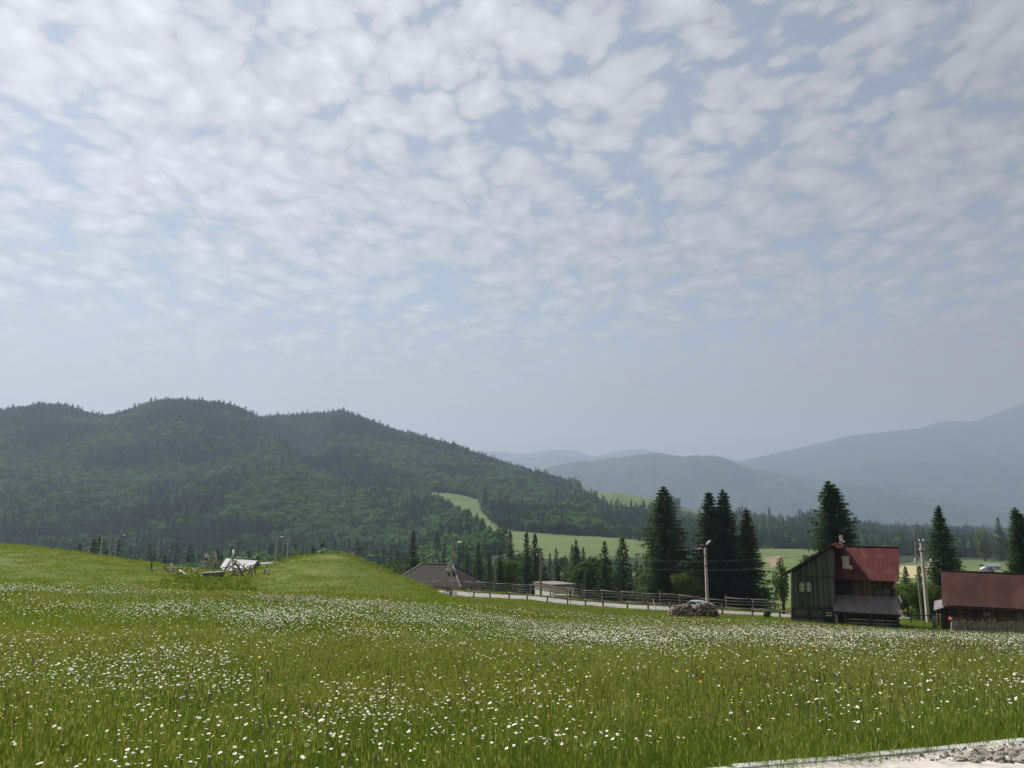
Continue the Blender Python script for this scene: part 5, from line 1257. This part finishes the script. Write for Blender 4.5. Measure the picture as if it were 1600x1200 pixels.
# --- broken hay-drying racks on the grassy rise
def Z4(x, y, Y): return P(220 + x / 5.333, 800 + y / 5.333, Y)
def rack(name, label, cat, polelist, Y, seed):
    rr = random.Random(seed); L = []
    for (x0, y0, x1, y1, w_, m_) in polelist: L.append((x0, y0, x1, y1, w_, m_, Y + rr.uniform(-.9, .9), rr.uniform(-.8, .8)))
    c = Z4(sum(p[0] + p[2] for p in polelist) / 2 / len(polelist), 560, Y); c.z = gzf(c.x, c.y)
    t = root_at(name, c, label, cat)
    for (x0, y0, x1, y1, w_, m_, YY, dd_) in L:
        a, b = Z4(x0, y0, YY), Z4(x1, y1, YY + dd_); mb = MB()
        mid = (a + b) / 2 + Vector((rr.gauss(0, .02), 0, rr.gauss(0, .02)))
        lo = a if a.z < b.z else b
        if m_ != 'h' and (y1 > 500 or y0 > 500):
            g_ = gzf(lo.x, lo.y)
            if lo.z > g_ - .05: hi = b if lo is a else a; lo.z = g_ - .05
        mb.tube([a, mid, b], [w_ * .78, w_ * .78, w_ * .7], 7); child(mb, 'pole', M['pale_wood' if m_ in ('l', 'h') else 'fence_wood' if m_ == 'd' else 'pole_grey'], t, True)
rack('drying_rack', 'collapsed pole rack at the left end, dark crossed stakes and pale props', 'drying rack', [(185, 445, 290, 570, .07, 'd'), (250, 430, 300, 555, .07, 'd'), (255, 460, 255, 540, .06, 'l'), (310, 450, 305, 505, .05, 'f'), (195, 595, 345, 500, .07, 'd'), (270, 560, 330, 500, .05, 'f'), (325, 490, 410, 550, .11, 'l'), (285, 480, 290, 560, .05, 'l'), (230, 500, 300, 575, .05, 'f')], 55.5, 1)
rack('drying_rack', 'thin dark crossed stakes between the left rack and the tall pale frame', 'drying rack', [(435, 470, 395, 535, .055, 'd'), (430, 470, 480, 520, .05, 'd'), (465, 480, 475, 530, .07, 'l'), (390, 450, 345, 520, .05, 'd'), (400, 455, 380, 500, .05, 'f')], 57.5, 2)
rack('drying_rack', 'tall pale A-shaped pole frame with a crossbar left of the tin sheet', 'drying rack', [(550, 345, 610, 500, .10, 'l'), (615, 335, 660, 480, .10, 'l'), (550, 350, 535, 385, .06, 'f'), (617, 335, 580, 410, .07, 'f'), (585, 410, 640, 408, .07, 'f'), (500, 420, 580, 400, .05, 'f'), (470, 480, 600, 430, .07, 'f'), (505, 440, 600, 415, .05, 'd'), (635, 440, 690, 500, .06, 'd'), (545, 430, 640, 425, .05, 'f')], 56.0, 3)
rack('drying_rack', 'dense dark tangle of crossed poles under a pointed pale tip', 'drying rack', [(772, 318, 765, 395, .07, 'l'), (762, 385, 690, 500, .07, 'd'), (765, 390, 862, 520, .07, 'd'), (800, 400, 720, 490, .06, 'd'), (822, 450, 740, 540, .06, 'f'), (700, 460, 850, 472, .05, 'f'), (745, 400, 830, 480, .05, 'd'), (780, 460, 790, 550, .06, 'l'), (690, 500, 760, 420, .05, 'f'), (730, 430, 800, 520, .05, 'd'), (765, 395, 775, 520, .05, 'd'), (820, 430, 800, 560, .06, 'f'), (790, 400, 900, 500, .05, 'd'), (660, 470, 800, 440, .05, 'd'), (720, 520, 840, 500, .05, 'f'), (860, 470, 780, 530, .05, 'd')], 55.0, 4)
rack('drying_rack', 'row of steep leaning stakes, pale and dark, right of the tangle', 'drying rack', [(852, 480, 825, 570, .08, 'l'), (860, 435, 865, 500, .05, 'd'), (910, 455, 875, 605, .12, 'l'), (915, 440, 930, 590, .07, 'd'), (945, 445, 965, 580, .07, 'd'), (880, 460, 965, 432, .05, 'f'), (840, 500, 900, 450, .05, 'd'), (855, 520, 850, 575, .05, 'f')], 54.0, 5)
rack('drying_rack', 'separate pair of crossed dark stakes at the right end, nearest the mound', 'drying rack', [(1055, 435, 1005, 595, .08, 'd'), (1045, 470, 1125, 608, .05, 'd'), (1040, 490, 1105, 600, .04, 'f')], 53.5, 6)
t = root_at('fallen_pole', Z4(200, 500, 57), 'long pale pole lying level in the grass left of the racks', 'pole'); mb = MB(); mb.tube([Z4(90, 473, 57), Z4(215, 470, 57), Z4(342, 467, 57)], .045, 7); child(mb, 'pole', M['pale_wood'], t); mb = MB(); a = Z4(95, 473, 57); mb.tube([Vector((a.x, a.y, gzf(a.x, a.y) - .1)), a], .04, 6); a = Z4(335, 467, 57); mb.tube([Vector((a.x, a.y, gzf(a.x, a.y) - .1)), a], .04, 6); child(mb, 'support', M['dark_wood'], t)
t = root_at('metal_tub', Z4(600, 530, 53), 'pale upturned metal tub lying in the weeds in front of the racks', 'tub')
mb = MB(); c = Z4(606, 520, 53); n = 20
for z_, k in ((.16, 1.0), (.13, 1.04), (-.02, .9), (-.30, .62)):
    for i in range(n): a = 6.2832 * i / n; mb.v.append((c.x + .80 * k * math.copysign(abs(math.cos(a)) ** .7, math.cos(a)), c.y + .42 * k * math.sin(a), c.z + z_ + (.05 * math.cos(a) if z_ > .1 else 0)))
for j in range(3):
    for i in range(n): a, b = j * n + i, j * n + (i + 1) % n; mb.f.append((a, a + n, b + n, b)); mb.m.append(0)
mb.f.append(tuple(range(n))); mb.m.append(0); mb.f.append(tuple(range(3 * n, 4 * n))[::-1]); mb.m.append(0); child(mb, 'shell', M['tin'], t)
mb = MB(); 
for dx in (-.35, .3): mb.tube([(c.x + dx, c.y, c.z - .2), (c.x + dx * 1.1, c.y, gzf(c.x, c.y) - .1)], .05, 6)
child(mb, 'prop', M['dark_wood'], t)
for px, top, Y, lb in ((232.5, 878.5, 60, 'dark upright fence stake standing alone left of the racks'), (139, 874, 66, 'small thin stake far up the grassy rise')):
    q = place_px(px, Y); mb = MB(); mb.tube([up(q, -.2), Vector((q.x + .03, q.y, ray(px, top)[1] * Y))], [.07, .055], 6); tag(mb.build('stake', M['dark_wood'], loc=q), lb, 'stake')

# ------------------------------------------------------------------ haze
mb = MB().box(-11500, 11500, -40, 9750, -150, 1130)
hz = mb.build('haze', bpy.data.materials.new('haze_air'))
hm = hz.data.materials[0]; hm.use_nodes = True; nt = hm.node_tree
for n in list(nt.nodes):
    if n.type == 'BSDF_PRINCIPLED': nt.nodes.remove(n)
pv = nt.nodes.new('ShaderNodeVolumePrincipled'); pv.inputs['Density'].default_value = 1.85e-4; pv.inputs['Color'].default_value = (.49, .605, .80, 1); pv.inputs['Anisotropy'].default_value = .25
nt.links.new(pv.outputs[0], nt.nodes['Material Output'].inputs['Volume'])
tag(hz, 'pale blue summer haze filling the valley air', 'haze', kind='stuff')

# ------------------------------------------------------------------ sky, sun
SUN_EL, SUN_AZ = R(48), R(-45)
w = bpy.data.worlds.new('World'); sc.world = w; w.use_nodes = True; nt = w.node_tree; nt.nodes.clear()
out = nt.nodes.new('ShaderNodeOutputWorld'); bg = nt.nodes.new('ShaderNodeBackground'); nt.links.new(bg.outputs[0], out.inputs[0])
sky = nt.nodes.new('ShaderNodeTexSky'); sky.sky_type = 'NISHITA'; sky.sun_disc = False; sky.sun_elevation = SUN_EL; sky.sun_rotation = SUN_AZ; sky.air_density = 1.0; sky.dust_density = .6; sky.altitude = 900
tc = nt.nodes.new('ShaderNodeTexCoord'); sp = nt.nodes.new('ShaderNodeSeparateXYZ'); nt.links.new(tc.outputs['Generated'], sp.inputs[0])
zz = mth(nt, 'MAXIMUM', sp.outputs[2], .0); dn = mth(nt, 'ADD', zz, .16)
cx, cy = mth(nt, 'DIVIDE', sp.outputs[0], dn), mth(nt, 'DIVIDE', sp.outputs[1], dn)
cb = nt.nodes.new('ShaderNodeCombineXYZ'); nt.links.new(cx, cb.inputs[0]); nt.links.new(cy, cb.inputs[1])
mp = nt.nodes.new('ShaderNodeMapping'); mp.inputs['Rotation'].default_value = (0, 0, R(25)); mp.inputs['Scale'].default_value = (1.1, .95, 1); mp.inputs['Location'].default_value = (3.1, 1.7, 0); nt.links.new(cb.outputs[0], mp.inputs[0])
def warp(src, scale, amp, det):
    wn = N(nt, 'ShaderNodeTexNoise', Scale=scale, Detail=det, Roughness=.55); nt.links.new(src, wn.inputs['Vector'])
    wv = nt.nodes.new('ShaderNodeVectorMath'); wv.operation = 'SUBTRACT'; nt.links.new(wn.outputs['Color'], wv.inputs[0]); wv.inputs[1].default_value = (.5, .5, .5)
    ws = nt.nodes.new('ShaderNodeVectorMath'); ws.operation = 'MULTIPLY_ADD'; nt.links.new(wv.outputs[0], ws.inputs[0]); ws.inputs[1].default_value = (amp,) * 3; nt.links.new(src, ws.inputs[2])
    return ws.outputs[0]
wp = warp(warp(mp.outputs[0], 2.0, .20, 2), 12.0, .055, 5)
vo = N(nt, 'ShaderNodeTexVoronoi', Scale=11.5, feature='SMOOTH_F1', Smoothness=.30, Randomness=1.0); nt.links.new(wp, vo.inputs['Vector'])
v2 = N(nt, 'ShaderNodeTexVoronoi', Scale=27, feature='SMOOTH_F1', Smoothness=.35); nt.links.new(wp, v2.inputs['Vector'])
n1 = N(nt, 'ShaderNodeTexNoise', Scale=1.6, Detail=3, Roughness=.55); nt.links.new(mp.outputs[0], n1.inputs['Vector'])
n3 = N(nt, 'ShaderNodeTexNoise', Scale=34, Detail=8, Roughness=.66); nt.links.new(wp, n3.inputs['Vector'])
puff = mth(nt, 'MULTIPLY_ADD', v2.outputs['Distance'], -.60, mth(nt, 'MULTIPLY', vo.outputs['Distance'], -1.15))
puff = mth(nt, 'MULTIPLY_ADD', n3.outputs['Fac'], .75, puff)
d = mth(nt, 'MULTIPLY_ADD', n1.outputs['Fac'], .80, puff)
# more cover towards the sun side (left)
d = mth(nt, 'MULTIPLY_ADD', sp.outputs[0], -.14, d)
d = mth(nt, 'ADD', d, .53)
mr = nt.nodes.new('ShaderNodeMapRange'); mr.interpolation_type = 'SMOOTHSTEP'; nt.links.new(d, mr.inputs[0]); mr.inputs[1].default_value = .06; mr.inputs[2].default_value = .38
mask = mr.outputs[0]
# sun side glow seen through the thin cloud
S3 = (math.sin(SUN_AZ) * math.cos(SUN_EL), math.cos(SUN_AZ) * math.cos(SUN_EL), math.sin(SUN_EL))
dt = nt.nodes.new('ShaderNodeVectorMath'); dt.operation = 'DOT_PRODUCT'; nt.links.new(tc.outputs['Generated'], dt.inputs[0]); dt.inputs[1].default_value = S3
gl = mth(nt, 'POWER', mth(nt, 'MAXIMUM', dt.outputs['Value'], 0.0), 2.6)
br = mth(nt, 'MULTIPLY_ADD', gl, 2.2, 1.45)
sh = mth(nt, 'MULTIPLY_ADD', puff, .45, 1.07)
br = mth(nt, 'MULTIPLY', br, sh)
cc = mix(nt, 1.0, (1.0, .995, 1.02), br, 'MULTIPLY')
skc = mix(nt, 1.0, sky.outputs[0], (.52, .46, .40), 'MULTIPLY')
veil = mix(nt, .40, skc, cc)
c1 = mix(nt, mask, veil, cc)
# the cloud layer sinks into grey-violet murk near the horizon
hr = nt.nodes.new('ShaderNodeMapRange'); hr.interpolation_type = 'SMOOTHSTEP'; nt.links.new(sp.outputs[2], hr.inputs[0]); hr.inputs[1].default_value = .08; hr.inputs[2].default_value = .27; hr.inputs[3].default_value = 1; hr.inputs[4].default_value = 0
hb = mth(nt, 'MULTIPLY_ADD', gl, 1.7, 1.05)
hc = mix(nt, 1.0, (1.30, 1.0, .70), hb, 'MULTIPLY')
c2 = mix(nt, hr.outputs[0], c1, hc)
nt.links.new(c2, bg.inputs[0]); bg.inputs[1].default_value = .12
sl = bpy.data.lights.new('sun', 'SUN'); sl.energy = 3.9; sl.angle = R(4); sl.color = (1, .95, .88)
so = bpy.data.objects.new('sun', sl); COL.objects.link(so); so.rotation_euler = Vector(S3).to_track_quat('Z', 'Y').to_euler()

cd = bpy.data.cameras.new('camera'); cam = bpy.data.objects.new('camera', cd); COL.objects.link(cam)
cd.sensor_width = 36; cd.lens = 36 * FPX / 1600; cd.clip_start = .1; cd.clip_end = 30000
cam.location = (0, 0, 0); cam.rotation_euler = (R(90) + PITCH, 0, 0); sc.camera = cam
sc.view_settings.view_transform = 'Standard'; sc.view_settings.look = 'None'; sc.view_settings.exposure = 1.1; sc.view_settings.gamma = 1.0
sc.cycles.use_denoising = True; sc.cycles.max_bounces = 5; sc.cycles.diffuse_bounces = 2; sc.cycles.glossy_bounces = 1; sc.cycles.transmission_bounces = 3; sc.cycles.transparent_max_bounces = 4; sc.cycles.volume_bounces = 0
